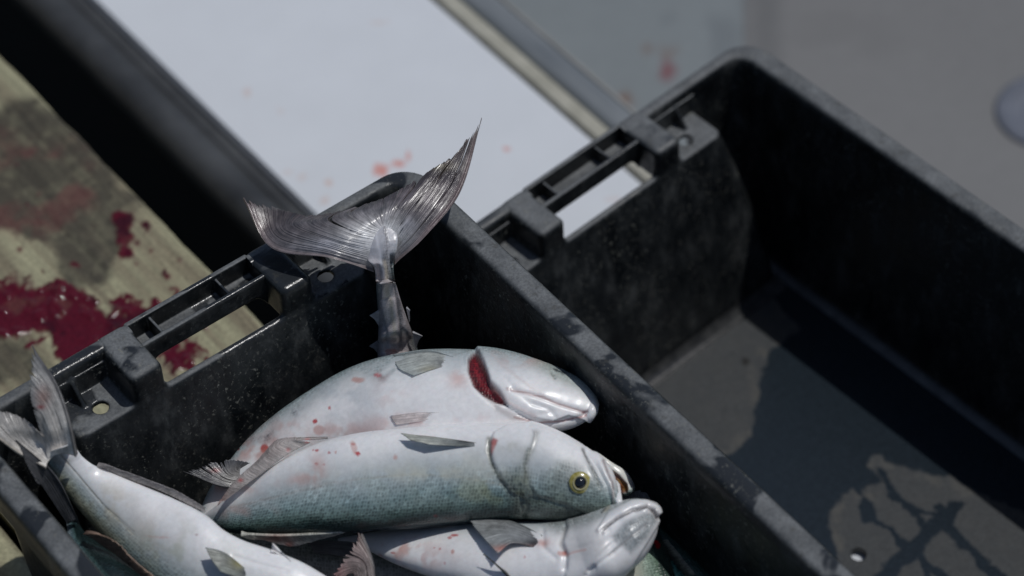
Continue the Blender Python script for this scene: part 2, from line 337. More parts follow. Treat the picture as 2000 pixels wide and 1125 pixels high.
V, F = box(GX1+.024, GX1+.058, -1.6, 3.2, BZ-.05, BZ-.002, .010, 4)
ALU = noisy('worn_grey_vinyl', (.13, .15, .17), (.24, .26, .275), 26, .45, stretch=(1, .15, 1)); mesh('edge_rail', V, F, ALU, boat)
V, F = box(GX1+.061, GX1+.066, -1.6, 3.2, BZ-.06, BZ-.012, .001); mesh('rail_flange', V, F, noisy('pale_edge_trim', (.22, .22, .21), (.33, .33, .32), 20, .5), boat)
# cockpit deck, lower than the gunwale
DZ = BZ-.33
seam = [(1455, -700), (1455, 400)]
DECK = attr_mat('grey_deck_paint', bump=.05, bscale=60., bdist=.001, mod=.03)
P, F = sheet(GX1+.03, 3.2, -2.2, 3.4, DZ, .012)
c = np.tile(np.array([.215, .24, .25]), (len(P), 1)); c *= (.93+.14*fbm(P, 8, 4))[:, None]
c = mixc(c, (.19, .02, .028), spots(P, [(1303, 146, 15, 17, .9)], js=30)); c = mixc(c, (.17, .085, .05), spots(P, [(1212, 192, 26, 16, .9), (1278, 90, 22, 10, .6), (1302, 106, 16, 9, .5), (950, 40, 14, 9, .4)], js=30))
c = mixc(c, (.05, .04, .04), spots(P, [(1092, 172, 20, 9, .8)], js=30)); c = mixc(c, (.11, .125, .14), spots(P, [(1435, 60, 40, 70, .4), (1300, 45, 20, 15, .3)], js=20))
mesh('deck', P, F, DECK, boat, col=c, rough=np.full(len(P), .55))
V, F = box(GX1+.06, GX1+.066, -1.6, 3.2, DZ-.03, BZ-.055, .002); mesh('inner_liner', V, F, GEL, boat, col=np.full((len(V), 3), .45))
# raised hatch lid to the right of the seam
a_, b_ = at(1455, -60, DZ+.02), at(1455, 420, DZ+.02)
d_ = (b_-a_)[:2]/np.linalg.norm((b_-a_)[:2]); n_ = np.array([-d_[1], d_[0]]); n_ = n_ if n_[0] > 0 else -n_
s0 = a_[:2]-d_*.35; s1 = b_[:2]+d_*.1
NX, NY = 160, 160; U, W_ = np.meshgrid(np.linspace(0, 1, NX), np.linspace(0, 1, NY), indexing='ij')
PP = s0[None]+(s1-s0)[None]*U.reshape(-1, 1)+n_[None]*(1.15*W_.reshape(-1, 1))
edge = np.minimum.reduce([W_*1.15, U*1.0, (1-U)*1.0]).ravel(); zz = DZ+.002+.012*sst(0, .05, edge)
P = np.column_stack([PP, zz]); c = np.tile(np.array([.195, .195, .195]), (len(P), 1)); c *= (.94+.12*fbm(P, 6, 4, 2.))[:, None]
c = mixc(c, (.17, .17, .17), spots(P, [(1640, 60, 80, 40, .5), (1500, 170, 30, 50, .4)], js=12))
hatch = mesh('hatch_lid', P, grid_faces(NX, NY), DECK, boat, col=c, rough=np.full(len(P), .6))
# round deck plate at the right edge of the view
pc = at(2045, 218, DZ+.016)
def ringmesh(c, prof, n=72):
    a = np.linspace(0, 2*np.pi, n, endpoint=False); V = np.array([[c[0]+r*math.cos(t), c[1]+r*math.sin(t), c[2]+z] for r, z in prof for t in a]); return V, grid_faces(len(prof), n, True)
V, F = ringmesh(pc, [(.060, -.01), (.060, .001), (.056, .003), (.052, .0035), (.046, .0035), (.044, .001), (.041, -.002), (.020, -.001), (.0005, -.001)])
mesh('deck_plate', V, F, noisy('pale_blue_plastic', (.12, .135, .17), (.16, .175, .215), 30, .65), boat)
V, F = box(pc[0]-.006, pc[0]+.006, pc[1]-.022, pc[1]+.02, pc[2]-.0005, pc[2]+.006, .002); mesh('plate_grip', V, F, flat('dark_grip', (.05, .055, .07), .4), boat)
for k in range(4):
    t = .5+k*math.pi/2; V, F = ringmesh((pc[0]+.0535*math.cos(t), pc[1]+.0535*math.sin(t), pc[2]+.001), [(.0032, 0), (.0032, .0014), (.002, .002), (.0001, .002)], 16); mesh('screw', V, F, flat('steel_screw', (.1, .1, .11), .3), boat)

# ------------------------------------------------------------------ crates
CW, CL = .45, .76
XB = [-.364, -.31, -.282, -.168, -.14, -.086]        # end-wall stations: ledge, block, handle, block, ledge
ZL = CH-.030; YL = -.056; FZ = .007
def rrect(x0, x1, y0, y1, r, z, nc=8):
    """rounded rectangle loop, starting at the far right corner, far edge cut at XB"""
    P = []
    def arc(cx, cy, a0):
        for i in range(nc+1):
            a = a0+math.pi/2*i/nc; P.append((cx+r*math.cos(a), cy+r*math.sin(a), z))
    arc(x1-r, y1-r, 0)
    for x in XB[::-1]: P.append((x, y1, z))
    arc(x0+r, y1-r, math.pi/2)
    for i in range(1, 12): P.append((x0, y1-r-(y1-y0-2*r)*i/12, z))
    arc(x0+r, y0+r, math.pi)
    for x in XB: P.append((-CW-x if False else x, y0, z))
    arc(x1-r, y0+r, 1.5*math.pi)
    for i in range(1, 12): P.append((x1, y0+r+(y1-y0-2*r)*i/12, z))
    return P
NCR = 8; NLOOP = len(rrect(-1, 0, -1, 0, .1, 0))
iA = NCR+1; iB = iA+6+(NCR+1)+11+(NCR+1)                # index of first cut point on the far and near edge
def loft(specs, skip=()):
    V = []; [V.extend(rrect(*s)) for s in specs]; F = []
    n = NLOOP
    for k in range(len(specs)-1):
        for j in range(n):
            if j in skip: continue
            a, b = k*n+j, k*n+(j+1) % n; F.append((a, b, b+n, a+n))
    return np.array(V, float), F
SL_END = set(range(iA, iA+5)) | set(range(iB, iB+5))    # between first and last cut point
SL_HAND = {iA+2, iB+2}
def L_(ix, iy, z, r): return (-CW+ix, -ix, -CL+iy, -iy, r, z)
rimV, rimF = loft([L_(.003, .003, CH-.030, .027), L_(.0, .0, CH-.028, .03), L_(.0, .0, CH-.007, .03), L_(.0008, .0008, CH-.0035, .0295), L_(.003, .003, CH-.0008, .028), L_(.006, .005, CH, .026),
                   L_(.0175, .0105, CH, .02), L_(.0205, .0130, CH-.0010, .018), L_(.0228, .0146, CH-.0042, .017), L_(.0236, .0150, CH-.012, .017)], SL_HAND)
wallV, wallF = loft([L_(.0236, .0150, CH-.012, .017), L_(.0250, .0165, CH-.05, .018), L_(.0285, .022, .08, .02), L_(.031, .026, .022, .022), L_(.033, .028, .012, .022), L_(.038, .033, FZ+.001, .022), L_(.044, .04, FZ, .02),
                     ], SL_END)
outV, outF = loft([L_(.003, .003, CH-.030, .027), L_(.010, .010, CH-.029, .024), L_(.020, .012, CH-.034, .022), L_(.0245, .018, .08, .024), L_(.029, .024, .0, .026)], SL_END)
def side_split(V, F):
    """split the lofted wall into right, left and corner pieces so that each side wall is its own part"""
    V = np.array(V); cx = np.array([V[list(f)].mean(0)[0] for f in F]); cy = np.array([V[list(f)].mean(0)[1] for f in F])
    r = [f for f, a in zip(F, cx) if a > -.225]; l = [f for f, a in zip(F, cx) if a <= -.225]; return r, l
def compact(V, F):
    V = np.asarray(V); u = sorted({i for f in F for i in f}); m = {a: b for b, a in enumerate(u)}; return V[u], [tuple(m[i] for i in f) for f in F]

# --- moulded end wall from a distance field, so that ledges, blocks and slot blend with fillets
def surface_nets(D, org, h):
    s = D < 0; nx, ny, nz = D.shape
    c = [s[dx:nx-1+dx, dy:ny-1+dy, dz:nz-1+dz] for dx in (0, 1) for dy in (0, 1) for dz in (0, 1)]
    cnt = sum(x.astype(np.int8) for x in c); act = (cnt > 0) & (cnt < 8); I = np.argwhere(act); idx = -np.ones(act.shape, np.int64); idx[tuple(I.T)] = np.arange(len(I))
    acc = np.zeros((len(I), 3)); n = np.zeros(len(I))
    corners = [np.array((dx, dy, dz)) for dx in (0, 1) for dy in (0, 1) for dz in (0, 1)]
    for a in corners:
        for ax in range(3):
            if a[ax]: continue
            b = a.copy(); b[ax] = 1; ia = I+a; ib = I+b; da = D[tuple(ia.T)]; db = D[tuple(ib.T)]; m = (da < 0) != (db < 0)
            t = da[m]/(da[m]-db[m]); p = np.tile(a.astype(float), (m.sum(), 1)); p[:, ax] = t; acc[m] += p; n[m] += 1
    V = org+h*(I+acc/n[:, None]); F = []
    for ax in range(3):
        u, v = (ax+1) % 3, (ax+2) % 3; sl0 = [slice(None)]*3; sl1 = [slice(None)]*3; sl0[ax] = slice(0, -1); sl1[ax] = slice(1, None)
        cr_ = s[tuple(sl0)] != s[tuple(sl1)]; J = np.argwhere(cr_); J = J[(J[:, u] > 0) & (J[:, v] > 0) & (J[:, u] < D.shape[u]-1) & (J[:, v] < D.shape[v]-1)]
        def g(du, dv):
            K = J.copy(); K[:, u] -= du; K[:, v] -= dv; return idx[tuple(K.T)]
        q = np.stack([g(1, 1), g(0, 1), g(0, 0), g(1, 0)], 1); fl = ~s[tuple(J.T)]; q[fl] = q[fl][:, ::-1]; F.append(q)
    return V, np.vstack(F)
def smin(a, b, k):
    h = np.clip(.5+.5*(b-a)/k, 0, 1); return b*(1-h)+a*h-k*h*(1-h)
def end_sdf(which):
    h = .0016; lo = np.array([-.412, -.104, -.004]); hi = np.array([-.038, .004, CH+.006])
    if which == 'handle': lo = np.array([-.300, -.045, CH-.045]); hi = np.array([-.150, .004, CH+.004]); h = .0011
    n = np.ceil((hi-lo)/h).astype(int)
    X, Y, Z = np.meshgrid(*[lo[i]+h*np.arange(n[i]) for i in range(3)], indexing='ij'); X = X.astype(np.float32); Y = Y.astype(np.float32); Z = Z.astype(np.float32)
    def bx(x0, x1, y0, y1, z0, z1, r=.0012):
        qx = np.abs(X-(x0+x1)/2)-(x1-x0)/2+r; qy = np.abs(Y-(y0+y1)/2)-(y1-y0)/2+r; qz = np.abs(Z-(z0+z1)/2)-(z1-z0)/2+r
        return np.sqrt(np.maximum(qx, 0)**2+np.maximum(qy, 0)**2+np.maximum(qz, 0)**2)+np.minimum(np.maximum(np.maximum(qx, qy), qz), 0)-r
    if which == 'handle':
        S = bx(-.284, -.166, -.0055, -.0008, CH-.024, CH-.0005)
        # inner grip, arched underneath at both ends
        arch = CH-.021-.016*np.clip((np.abs(X+.225)-.044)/.014, 0, 1)**2
        G = np.maximum(bx(-.286, -.164, -.0305, -.0255, CH-.044, CH-.0020, .002), arch-Z); S = np.minimum(S, G)
        S = smin(S, bx(-.286, -.164, -.029, -.002, CH-.0215, CH-.0185), .003)
        for x in (-.2625, -.1990): S = smin(S, bx(x-.0013, x+.0013, -.029, -.002, CH-.021, CH-.0035), .002)
        return surface_nets(S, lo, h)
    # bulged lower wall: leans out towards the floor
    t = np.clip((ZL-Z)/(ZL-FZ), 0, 1); yw = YL-.041*t-.004*np.sin(t*3.14); xr = -.086+.040*t**.8; xl = -.364-.040*t**.8
    solid = np.maximum.reduce([(yw-Y)*.97, (X-xr)*.98, (xl-X)*.98, Z-ZL]); 
    rr = .010; qa = (yw-Y)*.97+rr; qb = np.maximum((X-xr), (xl-X))*.98+rr
    prism = np.minimum(np.maximum(qa, qb), 0)+np.sqrt(np.maximum(qa, 0)**2+np.maximum(qb, 0)**2)-rr
    rt = .003; q1 = prism+rt; q2 = Z-ZL+rt
    body = np.minimum(np.maximum(q1, q2), 0)+np.sqrt(np.maximum(q1, 0)**2+np.maximum(q2, 0)**2)-rt
    # blocks either side of the handle, top flush with the rim
    for (x0, x1) in ((-.3115, -.2815), (-.1685, -.1385)):
        body = smin(body, bx(x0, x1, YL-.001, .0002, ZL-.02, CH+.0006, .0065), .006)
    S = body
    # ribs (gussets) behind the ledges
    for x in (-.343, -.107):
        g = np.maximum(bx(x-.002, x+.002, -.031, -.010, ZL-.004, CH-.004), (-.031-Y)*-.0-( -.0) + ((Z-(CH-.004))+( -(Y+.012))*1.3)*.6); S = smin(S, g, .003)
    # upper back wall of the ledge pockets
    S = np.minimum(S, bx(-.3675, -.29, -.0168, -.0135, ZL-.01, CH-.0100, .0006)); S = np.minimum(S, bx(-.16, -.0825, -.0168, -.0135, ZL-.01, CH-.0100, .0006))
    # hollow out from behind and below: shell of 4 mm
    inner = np.maximum.reduce([(yw+.0045-Y)*.97, (X-xr+.0045), (xl+.0045-X), Z-(ZL-.0045)])
    S = np.maximum(S, -inner)
    for (x0, x1) in ((-.3070, -.2845), (-.1655, -.143)): S = np.maximum(S, -bx(x0, x1, YL+.005, .01, ZL-.03, CH-.005, .003))
    # the slot, cut between grip and lower wall
    S = np.maximum(S, -bx(-.2820, -.168, -.0500, .02, ZL-.03, CH+.02, .003))
    # drain holes in the ledges
    for x in (-.3335, -.1165): S = np.maximum(S, .0065-np.hypot(X-x, (Y+.0385)))
    return surface_nets(S, lo, h)
endV, endF = end_sdf('end'); hanV, hanF = end_sdf('handle')

def floor_mesh(kind):
    n1, n2 = (200, 360) if kind == 'far' else (60, 90)
    hx, hy = -.4, -.4
    X, Y = np.meshgrid(np.linspace(-CW+.036, -.036, n1), np.linspace(-CL+.033, -.033, n2), indexing='ij')
    P = np.stack([X.ravel(), Y.ravel(), np.full(X.size, FZ)], 1); return P, grid_faces(n1, n2)
HOLES = [(-.225, -.375), (-.36, -.20), (-.09, -.20), (-.36, -.56), (-.09, -.56)]
def crate(name, loc, rz, label, kind):
    e = empty(name, loc, label, 'crate', 'black plastic fish crates', rz=rz); e['_local'] = 1
    out = {}
    def part(nm, V, F, shared=None, smooth=True, mat=PLASTIC, **k):
        if shared: o = bpy.data.objects.new(nm, shared); COL.objects.link(o); o.parent = e; return o
        return mesh(nm, V, F, mat, e, smooth=smooth, **k)
    if crate.cache is None: crate.cache = {}
    c = crate.cache
    def get(nm, key, V, F):
        if key in c: o = part(nm, None, None, shared=c[key])
        else: o = part(nm, V, F); c[key] = o.data
        return o
    get('rim', 'rim', rimV, rimF)
    r, l = side_split(wallV, wallF); get('side_wall', 'swr', *compact(wallV, r)); get('side_wall', 'swl', *compact(wallV, l))
    get('outer_skin', 'out', outV, outF)
    for far in (True, False):
        a = get('end_wall', 'end', endV, endF); b = get('handle', 'han', hanV, hanF)
        if not far:
            for o in (a, b): o.location = (-CW, -CL, 0); o.rotation_euler = (0, 0, math.pi)
    P, F = floor_mesh(kind)
    # world position of the floor for the dry and wet marks
    ca, sa = math.cos(rz), math.sin(rz); Wd = np.column_stack([P[:, 0]*ca-P[:, 1]*sa+loc[0], P[:, 0]*sa+P[:, 1]*ca+loc[1], P[:, 2]+loc[2]])
    col = np.tile(np.array([.017, .025, .033]), (len(P), 1)); rough = np.full(len(P), .3)
    if kind == 'far':
        Q = pix(Wd); Q0 = Q.copy(); Q = Q+np.stack([fbm(P, 60, 4, 3.)-.5, fbm(P, 60, 4, 9.)-.5], 1)*34; f = fbm(P, 130, 4, 7.)
        d = np.minimum(sdpoly(Q, [(1150, 640), (1420, 480), (1560, 640), (1500, 700), (1480, 740), (1478, 800), (1468, 850), (1430, 880), (1300, 900)]),
                       sdpoly(Q, [(1628, 1080), (1626, 1000), (1640, 962), (1672, 955), (1690, 975), (1688, 945), (1720, 940), (1690, 905), (1700, 890), (1740, 900), (1860, 930), (2200, 1100), (2200, 1500), (1640, 1500)]))
        dry = sst(3, -4, d)
        for pl, wd in (([(1695, 1000), (1740, 1040), (1800, 1090), (1850, 1140)], 8), ([(1715, 920), (1750, 960), (1800, 1020), (1820, 1040)], 8), ([(1720, 1130), (1790, 1070), (1850, 1010), (1870, 985)], 15),
                       ([(1740, 965), (1760, 975), (1830, 1010)], 6), ([(1835, 990), (1870, 1040), (1900, 1080), (1960, 1130)], 12), ([(1790, 1075), (1815, 1130)], 6), ([(1690, 985), (1700, 1010)], 14)):
            dd, _ = dpoly(Q, pl); dry = dry*sst(wd*.75, wd*1.15, dd)
        edgeb = sst(-26, -6, d)*dry*sst(.4, .65, f)
        col = mixc(col, (.056, .059, .060), dry*(.75+.5*(f-.5))); col = mixc(col, (.085, .083, .075), edgeb*.7); rough = .22+.4*dry
        col = mixc(col, (.005, .005, .005), sst(10, 5, np.hypot(Q0[:, 0]-1456, Q0[:, 1]-706)))  # this drain hole's darkness is painted on, the floor stays closed here
    Fk = F; 
    if True:
        ctr = P[F].mean(1)[:, :2]; keep = np.ones(len(F), bool)
        hr = .0072
        hl = HOLES if kind == 'far' else HOLES[:0]
        if kind == 'far':
            q = at(1677, 1083, loc[2]+FZ); dx, dy = q[0]-loc[0], q[1]-loc[1]; hl = [(dx*ca+dy*sa, -dx*sa+dy*ca)]
            q = at(1457, 706, loc[2]+FZ)
        for hx, hy in hl:
            r_ = np.hypot(ctr[:, 0]-hx, ctr[:, 1]-hy); keep &= r_ > hr
            rv = np.hypot(P[:, 0]-hx, P[:, 1]-hy); m = (rv < hr*1.35) & (rv > hr*.62); P[m, 0] = hx+(P[m, 0]-hx)/rv[m]*hr; P[m, 1] = hy+(P[m, 1]-hy)/rv[m]*hr
        Fk = F[keep]
    fl = part('floor', P, Fk, mat=FLOORM, col=col, rough=rough)
    cv = []
    for x in np.linspace(-.403, -.047, 40):
        for a in np.linspace(0, math.pi/2, 17): cv.append((x, YL-.0405-.012*(1-math.sin(a)), FZ+.0003+.012*(1-math.cos(a))))
    part('cove', np.array(cv), grid_faces(40, 17), mat=COVE)
    if kind == 'far':
        for o in e.children:
            if o.data.materials[0] == PLASTIC: o.material_slots[0].link = 'OBJECT'; o.material_slots[0].material = PLASTIC_DRY
    # hollow walls of the drain holes
    if kind == 'far':
        for hx, hy in hl:
            V, F2 = ringmesh((hx, hy, 0), [(hr*1.02, FZ+.0006), (hr*.98, FZ-.0055)], 32); part('drain_hole', V, F2, mat=PLASTIC)
    return e
crate.cache = None
COVE = noisy('worn_wet_plastic', (.03, .032, .034), (.065, .066, .066), 120, .12, bump=.03)
FLOORM = attr_mat('crate_floor_plastic', bump=.4, bscale=350., bdist=.0008, spec=.45)
# rebuilt floor thickness is open below: the holes let sunlight through on to the gunwale
crate('fish_crate', (0, 0, 0), 0, 'wet black plastic crate filled with fish, resting on the wooden dock', 'near')
crate('fish_crate', (C2[0], C2[1], BZ), DY2, 'empty black plastic crate with a wet floor, resting on the white gunwale', 'far')

# ------------------------------------------------------------------ fish
def jac(P):
    e = 1e-4; b = pix(P); return np.stack([(pix(P+np.eye(3)[i]*e)-b)/e for i in range(3)], 2)   # n,2,3
def skin_colour(c, P, shift, dark, tint):
    """c = +1 on the back, -1 on the belly"""
    n = (fbm(P, 60, 4, 1.)-.5)*.22+(fbm(P, 18, 3, 6.)-.5)*.25; q = c+n+shift
    col = np.tile(np.array([.95, .945, .95]), (len(P), 1))
    col = mixc(col, (.58, .625, .64), sst(-.75, .15, q)); col = mixc(col, (.24, .335, .34), sst(-.18, .62, q)); col = mixc(col, (.09, .15, .13), sst(.42, .88, q)); col = mixc(col, (.022, .042, .04), sst(.78, .97, q))
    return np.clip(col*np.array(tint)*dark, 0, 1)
def smooth1(a, w):
    p = np.pad(a, w, mode='edge'); return np.convolve(p, np.ones(2*w+1)/(2*w+1), 'valid')
ZOFF = {}
_bvh = {}
def on_skin(o, px, py, lift):
    from mathutils.bvhtree import BVHTree
    if o.name not in _bvh:
        me = o.data; off = Vector(o.parent.location); _bvh[o.name] = BVHTree.FromPolygons([v.co+off for v in me.vertices], [p.vertices[:] for p in me.polygons])
    for k in range(0, 60, 3):
        for dx, dy in ((0, 0), (k, 0), (-k, 0), (0, k), (0, -k)):
            d = Vector(at(px+dx, py+dy, 0)-CAM).normalized(); h = _bvh[o.name].ray_cast(Vector(CAM), d)
            if h[0] is not None:
                d0 = Vector(at(px, py, 0)-CAM).normalized(); P = Vector(CAM)+d0*(h[3]-lift); return (px, py, P.z)
    raise RuntimeError('off skin')
def body(parent, st, side, tilt, k, shift=0., dark=1., tint=(1, 1, 1), NS=420, NA=160, feats=(), paint=(), label=None, name='body'):
    S = cr(st, NS); S[:, 4] += np.polyval(np.polyfit([0, .5, 1], ZOFF.get(parent.name, (0, 0, 0)), 2), np.linspace(0, 1, NS)); mid = (S[:, 0:2]+S[:, 2:4])/2; C = at(mid[:, 0], mid[:, 1], S[:, 4])
    # rounded nose: ends close smoothly
    T = np.gradient(C, axis=0); T /= np.linalg.norm(T, axis=1)[:, None]
    nv = S[:, 0:2]-S[:, 2:4]; wpx = np.linalg.norm(nv, axis=1)/2; nv /= (2*wpx)[:, None]
    up = np.array([0, 0, 1.]); Nn = up-T*(T @ up)[:, None]; Nn /= np.linalg.norm(Nn, axis=1)[:, None]; H = np.cross(T, Nn)
    J = jac(C); g = np.einsum('ni,nij->nj', nv, J)          # image-normal gradient, px per metre
    sg = np.sign(np.einsum('nj,nj->n', H, g).mean())*(1 if side == 'top' else -1); H = H*sg
    ti = np.radians(np.interp(np.linspace(0, 1, NS), np.linspace(0, 1, len(np.atleast_1d(tilt))), np.atleast_1d(tilt)))[:, None]
    Dd = np.cos(ti)*H+np.sin(ti)*Nn; Lt = -np.sin(ti)*H+np.cos(ti)*Nn
    kk = smooth1(np.interp(np.linspace(0, 1, NS), np.linspace(0, 1, len(np.atleast_1d(k))), np.atleast_1d(k)), NS//8)
    vd = C-CAM; vd /= np.linalg.norm(vd, axis=1)[:, None]; n3 = nv[:, 0:1]*ROWS[0][None]-nv[:, 1:2]*ROWS[1][None]; mm = np.cross(vd, n3)
    tm = np.einsum('nj,nj->n', T, mm)[:, None]; tm = np.where(np.abs(tm) < .25, .25*np.sign(tm+1e-9), tm)
    Dd = Dd-T*np.einsum('nj,nj->n', Dd, mm)[:, None]/tm; Lt = Lt-T*np.einsum('nj,nj->n', Lt, mm)[:, None]/tm
    nD = np.cross(Lt, T); nL = np.cross(T, Dd)
    a = wpx/np.sqrt(np.einsum('nj,nj->n', Dd, g)**2+(kk*np.einsum('nj,nj->n', Lt, g))**2); b = a*kk
    ph = np.linspace(0, 2*np.pi, NA, endpoint=False)
    cph, sph = np.cos(ph), np.sin(ph)
    V = C[:, None]+a[:, None, None]*cph[None, :, None]*Dd[:, None]+b[:, None, None]*sph[None, :, None]*Lt[:, None]
    t = np.repeat(np.linspace(0, 1, NS), NA); cc = np.tile(cph, NS)
    V3 = V; nr = np.cross(np.roll(V3, -1, 1)-np.roll(V3, 1, 1), np.gradient(V3, axis=0)); out = V3-C[:, None]
    nr *= np.sign(np.einsum('ijk,ijk->', nr, out)); nr = nr.reshape(-1, 3); nr /= np.linalg.norm(nr, axis=1)[:, None]+1e-12
    V = V.reshape(-1, 3); Q = pix(V); face = sst(0, .2, np.einsum('ij,ij->i', nr, (CAM-V)/np.linalg.norm(CAM-V, axis=1)[:, None]))
    disp = np.zeros(len(V)); col = skin_colour(cc, V, shift, dark, tint); rough = np.full(len(V), .36)+(fbm(V, 90, 3, 3.)-.5)*.3
    disp += (fbm(V, 25, 3, 4.)-.5)*.0016
    for f in feats:
        if f[0] == 'groove':
            d, p = dpoly(Q, f[1]); disp -= f[3]*np.exp(-(d/f[2])**2)*face
        elif f[0] == 'step':                     # raise inside the polygon with a crisp edge
            d = sdpoly(Q, f[1]); disp += f[3]*sst(f[2], -f[2], d)*face
        elif f[0] == 'bulge':
            d = np.hypot((Q[:, 0]-f[1][0])/f[2][0], (Q[:, 1]-f[1][1])/f[2][1]); disp += f[3]*np.exp(-d**2)*face
    Qn = Q+np.stack([fbm(V, 110, 3, 60.)-.5, fbm(V, 110, 3, 70.)-.5], 1)*9
    for f in paint:
        if f[0] == 'line': d, p = dpoly(Qn if len(f) > 5 else Q, f[1]); m = f[4]*np.exp(-(d/f[2])**2)*face; col = mixc(col, f[3], m)
        elif f[0] == 'poly': m = f[4]*sst(f[2], -f[2], sdpoly(Qn if len(f) > 5 else Q, f[1]))*face; col = mixc(col, f[3], m)
        elif f[0] == 'spot':
            (x, y), r, c_, s_ = f[1:5]; r = (r, r) if not isinstance(r, tuple) else r
            qq = Q+(Qn-Q)*(max(r)/9*.9); m = s_*sst(1.45, .85, np.hypot((qq[:, 0]-x)/r[0], (qq[:, 1]-y)/r[1]))*face; col = mixc(col, c_, m)
        elif f[0] == 'smear':
            (x, y), r, c_, s_ = f[1:5]; m = s_*np.exp(-((Q[:, 0]-x)/r[0])**2-((Q[:, 1]-y)/r[1])**2)*sst(.42, .62, fbm(V, 70, 4, 5.+x*.01))*face; col = mixc(col, c_, m)
    V = V+nr*disp[:, None]
    ln = np.concatenate([[0], np.cumsum(np.linalg.norm(np.diff(C, axis=0), axis=1))]); am = a.mean()
    uvv = np.column_stack([np.repeat(ln, NA), np.tile(ph*am*.9, NS)])
    F = grid_faces(NS, NA, True).tolist(); F.append(list(range(NA))[::-1]); F.append([(NS-1)*NA+i for i in range(NA)])
    o = mesh(name, V, F, SKIN, parent, col=col, rough=rough, uv=uvv, label=label)
    o['_r'] = 0; del o['_r']
    return o
def fin(parent, base, mid, tip, name='fin', mat=FIN, c0=(.2, .2, .2), c1=(.08, .08, .09), NR=90, NL=44, rag=.08, th=.0007, rays=22, ripple=.0006, paint=(), rough=.35, edge=None, tears=0, curl=0., lift=None, zi=None, gain=1.5, soft=1.):
    rows = [base]+(list(mid) if isinstance(mid[0], list) else [mid])+[tip]; zo = ZOFF.get(parent.name, (0, 0, 0))[1 if zi is None else zi]
    if lift is not None:                       # lies against the skin: heights are measured from the body
        bo = [c for c in parent.children if c.name.startswith('body')][0]; rows = [[on_skin(bo, p[0], p[1], l) for p in r_] for r_, l in zip(rows, lift)]; zo = 0
    R3 = []
    for r_ in rows:
        q = cr(r_, NR); R3.append(at(q[:, 0], q[:, 1], q[:, 2]+zo))
    R3 = np.array(R3); m_ = len(R3)-1
    u = np.linspace(0, 1, NR); s = np.linspace(0, 1, NL)[None, :, None]
    lr = np.random.default_rng(int(abs(base[0][0]*7+base[0][1]*13)) % 99991); jag = lr.random(rays+1)
    cut = rag*(.5*jag[np.minimum((u*rays).astype(int), rays)]+.5*((u*rays) % 1)); cut[0:2] = 0
    for _ in range(tears):
        q = lr.uniform(.15, .9); cut += .35*lr.random()*np.exp(-((u-q)/.012)**2)
    sc = (1-cut)[:, None, None]; s2 = (s*sc)[..., 0]*m_
    ki = np.clip(s2.astype(int), 0, m_-1); f = (s2-ki)[..., None]; ri = np.arange(NR)[:, None]+0*ki
    g_ = lambda j: np.where((j < 0)[..., None], 2*R3[0][ri]-R3[1][ri], np.where((j > m_)[..., None], 2*R3[m_][ri]-R3[m_-1][ri], R3[np.clip(j, 0, m_), ri]))
    p0, p1, p2, p3 = g_(ki-1), g_(ki), g_(ki+1), g_(ki+2)
    G = .5*(2*p1+(p2-p0)*f+(2*p0-5*p1+4*p2-p3)*f**2+(3*p1-p0-3*p2+p3)*f**3)
    du = np.gradient(G, axis=0); dv = np.gradient(G, axis=1); nn = np.cross(du, dv); nn /= np.linalg.norm(nn, axis=2)[:, :, None]+1e-9
    if nn[..., 2].mean() < 0: nn = -nn
    sv = np.linspace(0, 1, NL)[None, :]
    U1 = np.repeat(u, NL); RY = fbm(np.column_stack([U1*rays*2.6, np.tile(sv[0], NR)*1.2, 0*U1+rays]), 1., 3).reshape(NR, NL)
    rp = ripple*1.5*(RY-.5)*sst(0, .2, sv)+.0022*(fbm((G*1.).reshape(-1, 3), 45, 3, 2.).reshape(NR, NL)-.5)*sv+curl*sv**2
    thk = th*(1.6-sv)*(1+1.2*np.exp(-(u[:, None]/.04)**2))
    Vt = (G+nn*(rp+thk)[..., None]).reshape(-1, 3); Vb = (G+nn*(rp-thk)[..., None]).reshape(-1, 3); n = NR*NL
    F = grid_faces(NR, NL); F2 = F[:, ::-1]+n; ring = np.concatenate([np.arange(NR)*NL, (NR-1)*NL+np.arange(1, NL), np.arange(NR-1)[::-1]*NL+NL-1, np.arange(1, NL-1)[::-1]]); r2 = np.roll(ring, -1)
    Fr = np.stack([ring, r2, r2+n, ring+n], 1)
    V = np.vstack([Vt, Vb]); svv = np.tile(np.repeat(sv, NR, 0).ravel(), 2); uu = np.tile(np.repeat(u, NL), 2)
    nz = fbm(V, 70, 4, 8.); ry2 = np.tile(RY.ravel(), 2); col = np.array(c0)[None]*(1-svv[:, None])+np.array(c1)[None]*svv[:, None]; col = col*(.75+.5*nz)[:, None]*(1+soft*(1.1*ry2-.55))[:, None]; col = col*(1+(1-soft)*(2.4*fbm(V, 120, 4, 18.)-1.2))[:, None]; col = np.clip(col, .008, 1)
    if edge is not None: col = mixc(col, edge, sst(.12, .02, uu)*.8)
    col = col*gain; Q = pix(V)
    for f in paint:
        x, y, rx, ry, c_, s_ = f; col = mixc(col, c_, s_*np.exp(-((Q[:, 0]-x)/rx)**2-((Q[:, 1]-y)/ry)**2))
    uvv = np.column_stack([uu*rays*3.2, svv*2.2]); return mesh(name, V, np.vstack([F, F2, Fr]), mat, parent, col=np.clip(col, 0, 1), rough=np.full(len(V), rough)+(nz.repeat(1)-.5)*.3, uv=uvv)
RED = (.52, .006, .012); PINK = (.62, .30, .25); DRIED = (.22, .03, .03)

